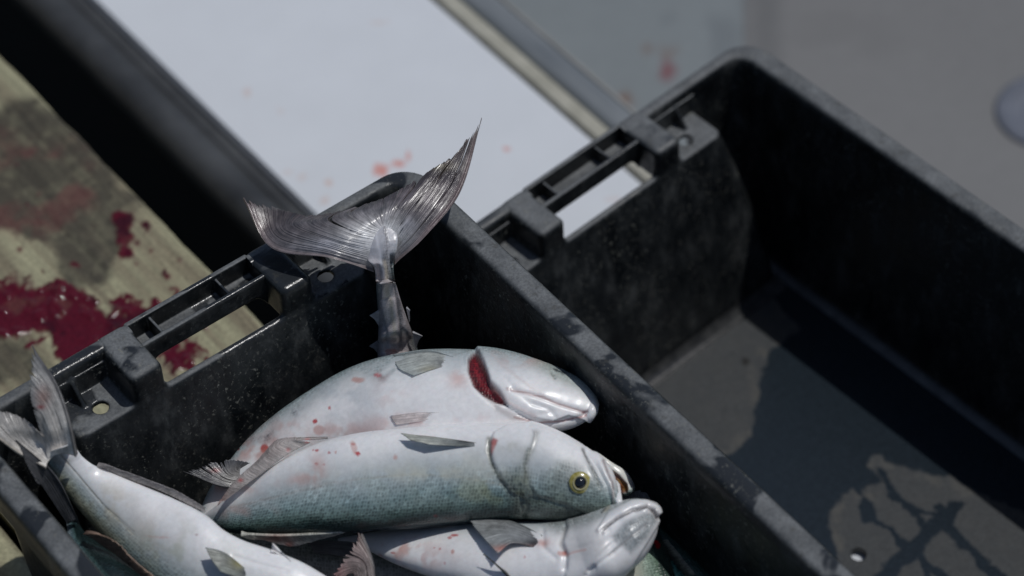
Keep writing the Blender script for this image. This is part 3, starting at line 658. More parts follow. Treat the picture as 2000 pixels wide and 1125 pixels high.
# --- top fish, gill flap open, head to the right
# height adjustments: head, middle, tail
f1 = empty('fish', at(800, 785, .12), 'pale fish at the back of the pile with its gill flap open on red gills', 'fish', 'fish piled in the crate'); ZOFF[f1.name] = (.095, .055, .025)
st1 = [(1164, 793, 1160, 806, .105), (1157, 772, 1146, 822, .107), (1140, 752, 1120, 836, .11), (1112, 735, 1086, 845, .113), (1075, 718, 1050, 850, .117), (1020, 699, 1003, 858, .12), (962, 686, 950, 866, .122), (900, 681, 888, 872, .123),
       (830, 682, 822, 878, .123), (760, 693, 762, 880, .122), (700, 711, 712, 882, .12), (640, 740, 668, 885, .118), (582, 776, 630, 890, .115), (530, 814, 592, 905, .11), (484, 855, 550, 925, .105), (447, 900, 505, 945, .10),
       (418, 940, 462, 970, .095), (400, 975, 436, 997, .09), (388, 1010, 415, 1025, .085), (380, 1035, 400, 1045, .08)]
gill = [(926, 686), (914, 700), (914, 724), (924, 752), (944, 772), (968, 786), (992, 793), (975, 765), (958, 748), (952, 728), (944, 708), (934, 690)]
flap = [(926, 676), (935, 700), (944, 722), (956, 745), (962, 762), (975, 782), (1000, 797), (1040, 815), (1080, 822), (1110, 812), (1150, 822), (1230, 850), (1230, 560), (940, 560), (920, 640)]
body(f1, st1, 'top', [4, 2, 0, 0, -5], [.60, .62, .6, .56, .5, .45], shift=-.52, feats=[
    ('step', flap, 2.2, .0034), ('step', gill, 3, -.0042), ('groove', [(1000, 765), (1040, 775), (1090, 792), (1140, 806)], 3.5, .0011), ('groove', [(960, 752), (1000, 790), (1045, 812), (1080, 805)], 5, .0008),
    ('groove', [(985, 742), (1005, 765), (1035, 790), (1075, 800)], 4, .0005), ('groove', [(1010, 808), (1050, 826), (1100, 823), (1150, 806)], 3, .0011), ('groove', [(1080, 736), (1095, 742), (1130, 760), (1150, 780)], 3, .0005),
    ('bulge', (1010, 745), (45, 30), .0012), ('groove', [(905, 700), (915, 735), (935, 765), (970, 795)], 4, .0008), ('bulge', (1080, 770), (40, 14), .0008), ('groove', [(1040, 790), (1070, 800), (1085, 815)], 4, .0008), ('groove', [(1075, 733), (1082, 745)], 2.5, .0012)],
    paint=[('poly', gill, 2.5, (.10, .004, .008), 1.), ('line', [(926, 700), (930, 735), (955, 765)], 5, (.20, .008, .012), .7, 1), ('line', [(922, 720), (936, 758), (965, 780)], 3, (.05, .006, .008), .8), ('line', [(990, 764), (1030, 772), (1062, 780), (1085, 790), (1140, 806)], 2.2, (.36, .16, .15), .75), ('line', [(1005, 815), (1050, 826), (1100, 823), (1145, 810)], 2., (.45, .18, .17), .8),
           ('line', [(960, 752), (1000, 792), (1045, 813)], 3, (.62, .45, .42), .5), ('poly', [(945, 770), (985, 800), (1040, 820), (1000, 822), (965, 800)], 5, (.38, .33, .32), .5), ('line', [(1075, 733), (1083, 744)], 2., (.1, .1, .1), .8),
           ('poly', [(1050, 700), (1090, 722), (1125, 735), (1170, 780), (1160, 790), (1130, 765), (1085, 745), (1040, 720)], 12, (.36, .42, .37), .6), ('line', [(1080, 728), (1100, 736)], 2.5, (.03, .04, .05), .9),
           ('line', [(1138, 806), (1150, 803)], 3, (.2, .08, .09), .8),
           ('spot', (615, 823), 4, RED, .9), ('spot', (518, 876), (7, 8), RED, 1.), ('spot', (465, 873), (3, 6), DRIED, 1.), ('spot', (644, 797), 2.5, RED, .8), ('spot', (623, 840), (9, 9), PINK, .6), ('smear', (500, 880), (60, 24), PINK, .7),
           ('smear', (760, 770), (30, 30), PINK, .25), ('spot', (700, 742), (12, 6), PINK, .7), ('smear', (748, 735), (14, 10), DRIED, .7), ('spot', (737, 733), (7, 3), RED, .7), ('smear', (830, 820), (100, 12), PINK, .6), ('smear', (560, 850), (40, 40), PINK, .4), ('smear', (740, 720), (90, 18), (.15, .23, .24), .5),
           ('smear', (515, 850), (24, 20), (.12, .15, .17), .8), ('smear', (570, 800), (26, 20), (.14, .18, .2), .7), ('smear', (895, 740), (18, 22), PINK, .5), ('smear', (680, 840), (120, 16), PINK, .5), ('smear', (560, 880), (50, 30), PINK, .5), ('smear', (650, 770), (80, 40), (.50, .56, .60), .6), ('smear', (1020, 712), (40, 12), (.60, .47, .44), .7), ('line', [(960, 700), (1010, 745), (1060, 775)], 3, (.66, .56, .54), .4, 1), ('smear', (440, 940), (40, 30), PINK, .7), ('smear', (985, 700), (36, 10), (.42, .33, .31), .7)])
fin(f1, [(886, 699, 0), (882, 706, 0), (874, 716, 0)], [(838, 687, 0), (836, 704, 0), (842, 722, 0)], [(768, 694, 0), (776, 718, 0), (806, 735, 0)], 'pectoral_fin', CLEARFIN, (.42, .43, .40), (.36, .39, .38), rays=26, paint=[(864, 712, 16, 10, (.03, .04, .05), .8), (838, 722, 20, 8, (.52, .48, .30), .5)], edge=(.10, .12, .13), lift=(-.0016, .0014, .0022), rag=.02, th=.0003)
fin(f1, [(858, 806, .160), (856, 812, .159), (852, 820, .157)], [(815, 806, .160), (812, 815, .157), (808, 825, .155)], [(762, 812, .157), (765, 820, .155), (772, 830, .153)], 'pelvic_fin', CLEARFIN, (.80, .74, .73), (.74, .66, .64), rays=8, gain=1.15, lift=(-.001, .0006, .0012), rag=.03, th=.00035)
fin(f1, [(388, 1020, .09), (395, 1030, .088), (402, 1040, .085)], [(375, 1045, .085), (385, 1055, .08), (400, 1060, .078)], [(350, 1070, .08), (380, 1070, .075), (420, 1085, .07)], 'caudal_fin', FIN)

# --- middle fish, eye and open mouth
f2 = empty('fish', at(800, 930, .13), 'green-backed fish in the middle of the pile, yellow eye and open mouth showing', 'fish', 'fish piled in the crate'); ZOFF[f2.name] = (.058, .045, .025)
st2 = [(1200, 962, 1204, 980, .135), (1196, 940, 1204, 990, .135), (1186, 918, 1192, 1001, .135), (1165, 893, 1163, 1010, .135), (1130, 868, 1120, 1015, .135), (1085, 843, 1075, 1016, .136), (1042, 827, 1026, 1014, .136), (1003, 823, 976, 1015, .136),
       (955, 825, 920, 1019, .136), (900, 826, 860, 1024, .136), (830, 831, 790, 1030, .136), (760, 838, 720, 1035, .135), (700, 846, 650, 1041, .134), (640, 859, 590, 1045, .132), (590, 878, 540, 1047, .13), (545, 902, 500, 1046, .127), (500, 933, 466, 1043, .122),
       (462, 960, 440, 1040, .118), (427, 985, 418, 1032, .112), (400, 1003, 392, 1032, .105), (372, 1020, 366, 1044, .10), (350, 1032, 345, 1054, .095)]
oper = [(957, 862), (966, 845), (990, 832), (1030, 828), (1048, 850), (1040, 880), (1028, 905), (1030, 940), (1042, 965), (1025, 972), (1000, 962), (975, 935), (962, 905), (958, 885)]
pre = [(1030, 826), (1046, 852), (1040, 880), (1028, 905), (1030, 940), (1045, 965), (1080, 978), (1110, 985), (1200, 1030), (1260, 980), (1200, 860), (1100, 800)]
body(f2, st2, 'bottom', [-36, -36, -34, -34, -36], [.62, .66, .60, .55, .50, .42], shift=.12, feats=[
    ('step', oper, 2.5, .0024), ('step', pre, 3.5, .0022), ('groove', [(958, 860), (955, 880), (962, 905), (985, 945), (1020, 968), (1030, 990), (1025, 1010)], 4, .0012), ('groove', [(1137, 880), (1150, 905), (1163, 930), (1172, 950)], 4, .0016), ('groove', [(1145, 885), (1165, 915), (1185, 950), (1196, 985)], 3, .0014), ('step', [(1155, 882), (1180, 893), (1205, 950), (1208, 985), (1196, 985), (1180, 940), (1165, 905)], 3, .0016),
    ('groove', [(1062, 972), (1100, 983), (1130, 970), (1140, 945)], 5, .0007), ('bulge', (1133, 943), (26, 24), .0016), ('bulge', (1000, 870), (36, 30), .0012), ('groove', [(1015, 945), (1018, 990), (1026, 1012)], 3, .001), ('groove', [(1000, 940), (1012, 930), (1028, 900)], 4, .0006)],
    paint=[('poly', [(958, 862), (964, 858), (974, 862), (968, 875), (960, 892), (957, 880)], 2.5, (.42, .09, .09), .9), ('spot', (966, 868), 4, (.5, .05, .05), .8), ('line', [(955, 858), (952, 880), (960, 905), (985, 945), (1020, 968)], 5, (.13, .14, .10), .85, 1), ('poly', [(985, 925), (1020, 905), (1028, 935), (1050, 965), (1110, 985), (1180, 985), (1190, 1010), (1030, 1020), (1000, 970)], 14, (.13, .165, .14), .6, 1), ('poly', [(1060, 930), (1090, 900), (1110, 905), (1095, 950), (1110, 975), (1070, 970)], 12, (.17, .21, .19), .5, 1), ('smear', (1000, 870), (34, 20), (.55, .55, .5), .6), ('line', [(1046, 850), (1036, 885), (1028, 910), (1032, 945)], 7, (.30, .31, .28), .6, 1), ('line', [(1034, 880), (1026, 910), (1030, 945), (1045, 968), (1080, 978), (1108, 984), (1122, 972)], 4.5, (.10, .12, .10), .7, 1),
           ('line', [(1137, 880), (1150, 905), (1163, 930), (1170, 948)], 3, (.10, .10, .10), .85), ('line', [(1172, 905), (1190, 945), (1200, 985)], 2, (.25, .18, .18), .7), ('poly', [(1030, 940), (1060, 955), (1110, 900), (1160, 920), (1200, 985), (1180, 1030), (1030, 1030)], 20, (.16, .19, .16), .55), ('smear', (1060, 990), (60, 14), (.06, .075, .06), .8), ('poly', [(980, 930), (1030, 930), (1040, 1020), (1010, 1010)], 12, (.13, .14, .11), .6, 1),
           ('poly', [(1060, 1000), (1160, 985), (1170, 1012), (1060, 1020)], 8, (.045, .055, .045), .75), ('line', [(700, 935), (800, 926), (900, 932), (1000, 950)], 1.6, (.42, .42, .36), .6), ('smear', (900, 905), (110, 30), (.6, .61, .55), .5), ('smear', (960, 960), (110, 24), (.28, .30, .17), .7),
           ('spot', (600, 861), 4.5, RED, .9), ('spot', (698, 886), (4.5, 3.5), RED, .9), ('spot', (690, 868), (4, 2.5), RED, .6), ('spot', (619, 880), (3, 2.4), RED, .8), ('spot', (612, 879), 1.5, RED, .8), ('spot', (643, 885), 2, RED, .7), ('spot', (618, 906), (3, 2), RED, .6), ('spot', (632, 907), 1.6, RED, .6), ('spot', (563, 878), 3, RED, .6), ('spot', (656, 884), 2, PINK, .8), ('spot', (690, 875), (5, 12), PINK, .55),
           ('smear', (600, 935), (40, 14), PINK, .6), ('smear', (780, 960), (200, 40), (.34, .42, .40), .5), ('smear', (830, 925), (160, 16), (.66, .66, .56), .5), ('line', [(450, 990), (520, 975), (620, 950), (700, 936)], 2.2, (.36, .34, .32), .5, 1), ('smear', (620, 915), (16, 30), PINK, .5), ('smear', (470, 1000), (60, 14), PINK, .35), ('spot', (470, 938), (4, 3), RED, .7), ('smear', (480, 945), (50, 16), PINK, .5), ('spot', (850, 1008), (4, 2), DRIED, .6), ('spot', (772, 893), 4, PINK, .6)])  # the wide pale golden smear is a flank sheen put into the colour
# lower jaw, mouth lining
jaw = [(1170, 885, 1168, 910, .128), (1184, 895, 1178, 925, .128), (1200, 906, 1192, 945, .129), (1217, 916, 1206, 961, .13), (1230, 929, 1217, 969, .131), (1238, 943, 1227, 968, .131), (1241, 953, 1235, 963, .131)]
body(f2, jaw, 'bottom', -30, .6, shift=-.5, dark=.92, tint=(1, 1, .93), NS=90, NA=60, name='lower_jaw', paint=[('poly', [(1182, 912), (1195, 918), (1210, 928), (1226, 945), (1224, 960), (1212, 968), (1205, 955), (1195, 935)], 3, (.20, .07, .06), .95), ('poly', [(1203, 935), (1220, 942), (1227, 955), (1216, 962), (1208, 955)], 4, (.42, .24, .06), .9), ('spot', (1213, 952), (6, 8), (.25, .05, .03), .6)], feats=[('step', [(1184, 915), (1195, 920), (1210, 930), (1224, 948), (1222, 962), (1210, 965), (1205, 955), (1195, 935)], 4, -.003)])
def disc(parent, name, px, py, n, r, h, mat, z0, seg=48, prof=None):
    n = np.array(n)/np.linalg.norm(n); a = np.cross(n, [0, 0, 1]); a /= np.linalg.norm(a); b = np.cross(n, a)
    V = []; prof = prof or [(1., -.6), (1., 0), (.85, .35), (.6, .65), (.3, .9), (.02, 1.)]
    for rr, hh in prof:
        for i in range(seg): t = 2*math.pi*i/seg; V.append(z0+n*h*hh+(a*math.cos(t)+b*math.sin(t))*r*rr)
    F = grid_faces(len(prof), seg, True).tolist(); F.append([(len(prof)-1)*seg+i for i in range(seg)]); return mesh(name, np.array(V), F, mat, parent)
def surf_point(o, px, py):
    """front-most surface point of object o under a direction of view"""
    from mathutils.bvhtree import BVHTree
    me = o.data; off = np.array(o.parent.location); bvh = BVHTree.FromPolygons([v.co+Vector(off) for v in me.vertices], [p.vertices[:] for p in me.polygons])
    d = Vector(at(px, py, 0)-CAM).normalized(); h = bvh.ray_cast(Vector(CAM), d); return np.array(h[0]), np.array(h[1])
def iris_mat():
    m, nt, b = mat_new('yellow_iris'); L = nt.links; tc = N(nt, 'ShaderNodeTexCoord'); n = N(nt, 'ShaderNodeTexNoise', Scale=300., Detail=4.); L.new(tc.outputs['Object'], n.inputs['Vector'])
    L.new(ramp(nt, n.outputs[0], [(.3, (.25, .21, .04)), (.5, (.42, .37, .10)), (.7, (.46, .44, .24))]).outputs[0], b.inputs['Base Color']); b.inputs['Roughness'].default_value = .25; b.inputs['Coat Weight'].default_value = .8; b.inputs['Coat Roughness'].default_value = .06; return m
b2o = [c for c in bpy.data.objects if c.parent == f2 and c.name.startswith('body')][0]
sp, sn = surf_point(b2o, 1133, 943); view = (CAM-sp)/np.linalg.norm(CAM-sp); en = sn*.5+view*.5; en /= np.linalg.norm(en)
disc(f2, 'eye', 0, 0, en, .0086, .0026, iris_mat(), sp-en*.0006)
disc(f2, 'eye_rim', 0, 0, en, .0070, .002, flat('pale_eye_rim', (.5, .47, .3), .25, .6), sp+en*.0004, prof=[(.72, .2), (.80, .62), (.76, .72), (.70, .62), (.68, .3), (.2, .3)])
disc(f2, 'pupil', 0, 0, en, .0048, .0024, flat('pupil_black', (.008, .011, .016), .08, 1.), sp+en*.0009)
fin(f2, [(930, 866, .172), (931, 870, .171), (930, 873, .17)], [(862, 856, .178), (870, 865, .177), (878, 870, .176)], [(783, 846, .182), (800, 858, .180), (835, 868, .178)], 'pectoral_fin', FIN, (.12, .14, .15), (.28, .29, .26), rays=12, edge=(.34, .34, .3), paint=[(905, 862, 26, 8, (.03, .045, .06), .7)], lift=(-.001, .005, .010), rag=.03, th=.00035)
fin(f2, [(606, 864, .150), (560, 888, .146), (510, 925, .138), (470, 955, .13), (440, 978, .122)], [(580, 858, .152), (535, 874, .148), (494, 910, .139), (454, 948, .131), (430, 980, .121)], [(640, 855, .150), (548, 856, .150), (530, 880, .145), (485, 920, .134), (425, 988, .12)], 'anal_fin', CLEARFIN, (.36, .33, .31), (.25, .22, .21), rays=26, rag=.1, gain=1.4, paint=[(600, 861, 5, 5, RED, .9), (563, 878, 4, 4, RED, .7), (470, 938, 5, 4, RED, .8), (430, 978, 20, 20, PINK, .4)])
fin(f2, [(470, 1042, .112), (540, 1045, .112), (600, 1043, .112), (668, 1038, .112)], [(490, 1050, .106), (552, 1057, .103), (610, 1050, .106), (668, 1040, .11)], [(520, 1052, .104), (568, 1068, .099), (620, 1056, .102), (675, 1040, .109)], 'dorsal_fin', CLEARFIN, (.45, .45, .40), (.36, .34, .31), rays=24, rag=.12, paint=[(540, 1052, 30, 8, (.45, .10, .06), .7), (565, 1064, 10, 8, (.5, .12, .07), .7)])
fin(f2, [(690, 1036, .108), (780, 1032, .108), (860, 1026, .108), (990, 1018, .108)], [(705, 1037, .107), (790, 1030, .109), (880, 1019, .113), (985, 1011, .113)], [(720, 1037, .107), (800, 1026, .111), (900, 1010, .117), (990, 1008, .115)], 'spiny_dorsal_fin', FIN, (.05, .06, .06), (.12, .13, .12), rays=9, rag=.2)

# --- lower right fish, belly up, chin towards the right wall
f3 = empty('fish', at(1000, 1080, .11), 'white-bellied fish at the lower right, chin and jaw pointing at the right crate wall', 'fish', 'fish piled in the crate'); ZOFF[f3.name] = (.04, .038, .03)
st3 = [(1281, 986, 1286, 1004, .15), (1266, 979, 1286, 1025, .15), (1242, 976, 1279, 1052, .148), (1205, 982, 1256, 1092, .142), (1160, 1000, 1212, 1128, .135), (1112, 1014, 1160, 1150, .125), (1060, 1018, 1100, 1165, .118), (1000, 1018, 1030, 1170, .112), (940, 1018, 950, 1162, .107),
       (880, 1020, 880, 1140, .102), (820, 1026, 818, 1119, .098), (770, 1033, 765, 1098, .094), (725, 1040, 722, 1078, .09), (690, 1046, 690, 1072, .086), (660, 1050, 660, 1074, .08)]
body(f3, st3, 'top', [-22, -22, -18, -14, -10], [.78, .72, .66, .6, .5], shift=-.42, feats=[
    ('step', [(1272, 981), (1235, 982), (1190, 1005), (1165, 1040), (1180, 1045), (1210, 1020), (1245, 1000), (1275, 1000), (1282, 1010), (1290, 1000), (1285, 985)], 2.5, .0022),
    ('groove', [(1282, 1012), (1275, 1000), (1262, 994), (1235, 1001), (1205, 1018), (1175, 1040)], 3.5, .0028), ('groove', [(1262, 1025), (1230, 1050), (1190, 1085), (1150, 1115)], 3.5, .0013), ('groove', [(1105, 1030), (1095, 1060), (1105, 1085), (1103, 1110)], 6, .0022), ('step', [(1108, 1010), (1098, 1060), (1108, 1085), (1104, 1130), (1200, 1160), (1300, 1000), (1200, 950)], 4, .0015), ('groove', [(1150, 1115), (1165, 1090), (1200, 1060)], 4, .0012), ('groove', [(1160, 1110), (1145, 1125)], 5, .002),
    ('groove', [(1190, 1040), (1165, 1060), (1110, 1080)], 5, .0008), ('groove', [(1060, 1035), (1062, 1070), (1085, 1090)], 5, .0009), ('bulge', (1225, 1040), (30, 26), .0015)],
    paint=[('poly', [(1276, 1005), (1258, 1003), (1225, 1020), (1195, 1050), (1230, 1080), (1262, 1050), (1280, 1020)], 7, (.20, .23, .24), .85), ('line', [(1283, 1012), (1276, 1000), (1262, 994), (1235, 1001), (1205, 1018), (1180, 1036)], 3, (.06, .05, .055), .9), ('line', [(1284, 1000), (1276, 988), (1258, 984), (1232, 990), (1200, 1007), (1175, 1028)], 3, (.85, .86, .86), .7), ('line', [(1268, 1018), (1235, 1042), (1195, 1078)], 3, (.55, .57, .58), .7), ('line', [(1262, 1025), (1230, 1050), (1190, 1085)], 2.2, (.26, .25, .25), .6), ('poly', [(1040, 1010), (1110, 1010), (1170, 1000), (1240, 975), (1200, 1000), (1150, 1030), (1090, 1040)], 14, (.20, .23, .22), .75), ('line', [(1105, 1030), (1093, 1060), (1105, 1085)], 3, (.3, .27, .24), .55),  # head greys include painted shading besides the dark chin and white lip
           ('poly', [(1090, 1040), (1180, 1030), (1190, 1080), (1110, 1100)], 18, (.46, .46, .46), .5), ('line', [(1183, 1000), (1190, 993)], 4, (.45, .42, .34), .9), ('line', [(1176, 1003), (1184, 995)], 2, (.08, .08, .08), .8), ('line', [(1145, 1074), (1125, 1078), (1108, 1084)], 2, (.55, .22, .17), .6), ('spot', (1102, 1078), 4, (.6, .12, .08), .7), ('spot', (1096, 1080), (6, 4), PINK, .7),
           ('spot', (888, 1046), (7, 2.4), RED, .8), ('spot', (878, 1050), (4, 2), RED, .7), ('spot', (860, 1072), 2, RED, .7), ('spot', (848, 1070), 1.6, RED, .6), ('spot', (884, 1078), (3, 4), PINK, .8), ('spot', (768, 1080), (4, 2), RED, .6), ('spot', (868, 1100), (2.4, 3), RED, .4), ('smear', (750, 1070), (70, 22), PINK, .9), ('smear', (820, 1090), (60, 20), PINK, .5), ('spot', (1025, 1088), 2, RED, .5), ('smear', (1060, 1060), (14, 8), PINK, .8)])
fin(f3, [(1060, 1048, .152), (1054, 1060, .150), (1044, 1070, .148)], [(1000, 1020, .162), (990, 1038, .160), (1000, 1060, .154)], [(912, 1012, .166), (935, 1042, .162), (972, 1082, .152)], 'pectoral_fin', FIN, (.17, .18, .19), (.21, .22, .22), rays=17, edge=(.10, .11, .11), paint=[(1045, 1062, 16, 12, (.02, .02, .025), .9), (1000, 1072, 36, 7, (.55, .17, .11), .9), (960, 1030, 30, 16, (.24, .25, .25), .5)], ripple=.0009, lift=(-.001, .009, .015), rag=.03, th=.00035)
fin(f3, [(1000, 1128, .150), (995, 1130, .149)], [(972, 1103, .158), (970, 1106, .157)], [(944, 1082, .162), (945, 1083, .162)], 'pelvic_fin', FIN, (.12, .12, .11), (.10, .10, .09), rays=3, rag=0., lift=(-.001, .007, .013))

# --- lower left fish: tail up against the end wall
f4 = empty('fish', at(350, 1060, .13), 'large pale fish at the lower left, tail raised against the left end of the crate', 'fish', 'fish piled in the crate'); ZOFF[f4.name] = (.035, .025, .02)
st4 = [(120, 868, 106, 874, .196), (144, 868, 80, 894, .193), (152, 880, 88, 908, .190), (162, 893, 100, 925, .186), (182, 908, 118, 948, .180), (212, 921, 140, 978, .172), (258, 940, 172, 1015, .166), (308, 960, 206, 1055, .162), (358, 982, 243, 1095, .158), (402, 1006, 284, 1135, .155),
       (438, 1036, 330, 1170, .152), (478, 1056, 384, 1200, .15), (535, 1074, 446, 1222, .148), (598, 1102, 520, 1240, .145), (650, 1134, 590, 1245, .142), (700, 1165, 670, 1240, .14), (745, 1198, 735, 1232, .138)]
body(f4, st4, 'bottom', [-46, -42, -40, -40], [.3, .40, .5, .55, .6, .62], shift=-.12, tint=(1, 1, 1), feats=[('groove', [(115, 885), (150, 925), (200, 985), (260, 1040)], 1.6, .0005), ('groove', [(455, 1085), (500, 1100), (560, 1115)], 5, .0006)],
    paint=[('line', [(108, 880), (150, 925), (205, 990), (260, 1045)], 1.3, (.24, .22, .16), .65), ('poly', [(90, 905), (135, 935), (190, 1010), (240, 1060), (200, 1060), (120, 960)], 12, (.42, .36, .20), .5, 1), ('smear', (105, 895), (36, 26), (.42, .34, .25), .6), ('smear', (300, 1040), (60, 40), (.62, .52, .44), .3), ('spot', (310, 1048), (20, 2), PINK, .35), ('spot', (384, 1045), (3, 2), DRIED, .4), ('smear', (330, 1080), (120, 50), (.42, .46, .36), .5), ('smear', (210, 985), (40, 40), (.50, .44, .28), .5)])
fin(f4, [(150, 890, .205), (132, 885, .206), (112, 885, .206), (92, 895, .206)], [[(137, 828, .235), (118, 832, .232), (100, 845, .228), (90, 868, .215)], [(112, 752, .252), (95, 775, .246), (82, 805, .238), (84, 855, .220)]], [(62, 674, .262), (56, 725, .258), (60, 785, .246), (80, 848, .222)], 'caudal_fin', FIN, (.62, .59, .55), (.085, .09, .095), NR=120, rays=26, rag=.07, tears=3, edge=(.06, .06, .065), paint=[(85, 775, 14, 20, (.30, .14, .11), .6), (80, 795, 7, 4, (.3, .02, .03), .8), (95, 860, 30, 20, (.5, .45, .4), .5)], zi=0)
fin(f4, [(90, 915, .203), (92, 905, .204), (100, 895, .205), (112, 885, .206)], [[(42, 890, .208), (46, 872, .210), (66, 862, .213), (95, 868, .214)], [(-10, 850, .222), (12, 835, .224), (52, 838, .222), (88, 856, .220)]], [(-70, 785, .228), (-10, 798, .230), (42, 812, .228), (82, 850, .224)], 'caudal_fin', FIN, (.60, .57, .53), (.17, .165, .16), NR=120, rays=26, rag=.09, tears=3, edge=(.25, .23, .2), zi=0)
fin(f4, [(190, 908, .187), (250, 933, .18), (320, 960, .174), (400, 1000, .168)], [(200, 908, .189), (262, 930, .183), (330, 956, .177), (398, 993, .17)], [(212, 910, .190), (272, 930, .184), (345, 958, .178), (402, 992, .171)], 'anal_fin', CLEARFIN, (.30, .28, .27), (.18, .17, .17), rays=24, rag=.15)
fin(f4, [(478, 1112, .198), (482, 1122, .196), (478, 1134, .194)], [(438, 1080, .206), (446, 1100, .202), (452, 1124, .198)], [(401, 1069, .209), (412, 1092, .206), (430, 1116, .2)], 'pectoral_fin', FIN, (.14, .15, .14), (.17, .18, .16), rays=12, edge=(.16, .18, .17), paint=[(470, 1098, 18, 12, (.40, .36, .14), .8), (482, 1115, 10, 9, (.04, .05, .07), .8)], lift=(-.001, .007, .012), rag=.03, th=.00035)
fin(f4, [(572, 1098, .172), (560, 1090, .172), (545, 1084, .172)], [(552, 1080, .176), (545, 1080, .176), (538, 1080, .175)], [(532, 1062, .18), (528, 1070, .178), (528, 1078, .175)], 'pelvic_fin', FIN, (.66, .64, .64), (.6, .57, .56), rays=6, rag=.12, lift=(-.001, .002, .003))

# --- dark fish in the shade at the far left
f5 = empty('fish', at(170, 1080, .1), 'dark blue shaded fish between the left rim and the large pale fish', 'fish', 'fish piled in the crate'); ZOFF[f5.name] = (.05, .06, .06)
st5 = [(150, 1008, 130, 1020, .12), (158, 1030, 132, 1042, .12), (172, 1045, 134, 1070, .12), (200, 1066, 142, 1105, .12), (240, 1092, 160, 1150, .12), (290, 1130, 190, 1200, .118), (350, 1180, 250, 1260, .115), (400, 1230, 330, 1310, .11)]
body(f5, st5, 'top', [10, 10], [.5, .55, .6], shift=.75, dark=.4, tint=(.8, .95, 1.05), NS=200, NA=90)  # dark blue skin, dimmed further to put its shade into the colour
fin(f5, [(152, 1012, .125), (142, 1018, .124), (132, 1022, .122)], [(106, 925, .168), (94, 938, .163), (86, 955, .158)], [(30, 860, .20), (40, 880, .195), (50, 905, .188), (72, 945, .172)], 'caudal_fin', FIN, (.05, .052, .058), (.045, .046, .05), rays=16, rag=.05, edge=(.05, .05, .055))
fin(f5, [(165, 1040, .135), (200, 1062, .133), (240, 1092, .13), (285, 1128, .128)], [(178, 1040, .14), (215, 1062, .138), (250, 1092, .136), (295, 1128, .132)], [(190, 1042, .143), (230, 1060, .145), (258, 1090, .14), (305, 1128, .134)], 'dorsal_fin', FIN, (.10, .07, .06), (.22, .15, .11), rays=10, rag=.15)

# --- fish partly hidden below the others
f6 = empty('fish', at(560, 965, .085), 'half-buried fish whose dark tail lobe sticks out left of the green-backed fish', 'fish', 'fish piled in the crate'); ZOFF[f6.name] = (.02,.01,.01)
body(f6, [(500, 915, 500, 950, .105), (540, 912, 540, 958, .098), (600, 908, 600, 965, .09), (680, 905, 680, 975, .08), (780, 905, 780, 985, .07), (860, 915, 860, 975, .07), (900, 935, 900, 955, .07)], 'bottom', -10, .6, shift=-.1, NS=120, NA=60)
fin(f6, [(508, 948, .125), (512, 932, .126), (515, 912, .126)], [(440, 952, .132), (450, 930, .134), (478, 910, .134)], [(357, 921, .140), (400, 905, .142), (450, 896, .142), (505, 906, .138)], 'caudal_fin', FIN, (.26, .25, .24), (.06, .062, .07), NR=140, NL=50, rays=20, rag=.10, tears=4, edge=(.10, .10, .105), paint=[(420, 919, 9, 4, (.35, .01, .02), .9), (385, 925, 30, 16, (.035, .037, .042), .7), (460, 930, 40, 16, (.30, .29, .28), .5)], rough=.22)
fin(f6, [(502, 952, .115), (506, 942, .116)], [(470, 965, .11), (470, 955, .112)], [(400, 990, .095), (420, 975, .1)], 'caudal_fin', FIN, (.3, .26, .24), (.25, .2, .18), rays=10)
f7 = empty('fish', at(590, 1100, .06), 'grey-brown fish in shade deep between the lower fish', 'fish', 'fish piled in the crate'); ZOFF[f7.name] = (.03, .03, .03)
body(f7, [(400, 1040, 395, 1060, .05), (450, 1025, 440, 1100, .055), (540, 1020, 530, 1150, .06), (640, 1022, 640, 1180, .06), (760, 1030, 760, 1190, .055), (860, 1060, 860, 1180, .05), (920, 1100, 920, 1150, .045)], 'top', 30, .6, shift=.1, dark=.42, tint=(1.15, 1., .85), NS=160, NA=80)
fin(f7, [(600, 1060, .095), (610, 1070, .095), (615, 1080, .095)], [(640, 1058, .10), (645, 1070, .10), (645, 1084, .1)], [(715, 1062, .10), (712, 1080, .10), (690, 1092, .1)], 'pectoral_fin', FIN, (.12, .11, .11), (.06, .06, .06), rays=10)
f8 = empty('fish', at(715, 1180, .1), 'fish below the picture edge with only a pinkish ragged tail lobe standing up', 'fish', 'fish piled in the crate'); ZOFF[f8.name] = (.02,.02,.02)
body(f8, [(675, 1200, 735, 1200, .09), (668, 1250, 742, 1250, .085), (650, 1310, 765, 1310, .08), (640, 1390, 790, 1390, .075), (645, 1480, 800, 1480, .07), (665, 1560, 790, 1560, .068), (690, 1620, 765, 1620, .066), (715, 1650, 740, 1650, .065)], 'top', 0, .5, shift=0, NS=80, NA=50)
fin(f8, [(738, 1195, .112), (715, 1190, .114), (690, 1190, .114)], [(730, 1105, .128), (712, 1105, .130), (688, 1120, .130)], [(703, 1032, .136), (686, 1055, .140), (668, 1085, .142), (642, 1125, .143), (640, 1160, .14)], 'caudal_fin', FIN, (.24, .22, .21), (.20, .15, .145), NR=150, NL=50, rays=15, rag=.16, tears=5, gain=1.0, edge=(.08, .085, .09), paint=[(655, 1120, 20, 20, (.30, .10, .10), .4)])
f9 = empty('fish', at(1260, 1100, .09), 'scaly silver-green fish showing below the lower right jaw', 'fish', 'fish piled in the crate')
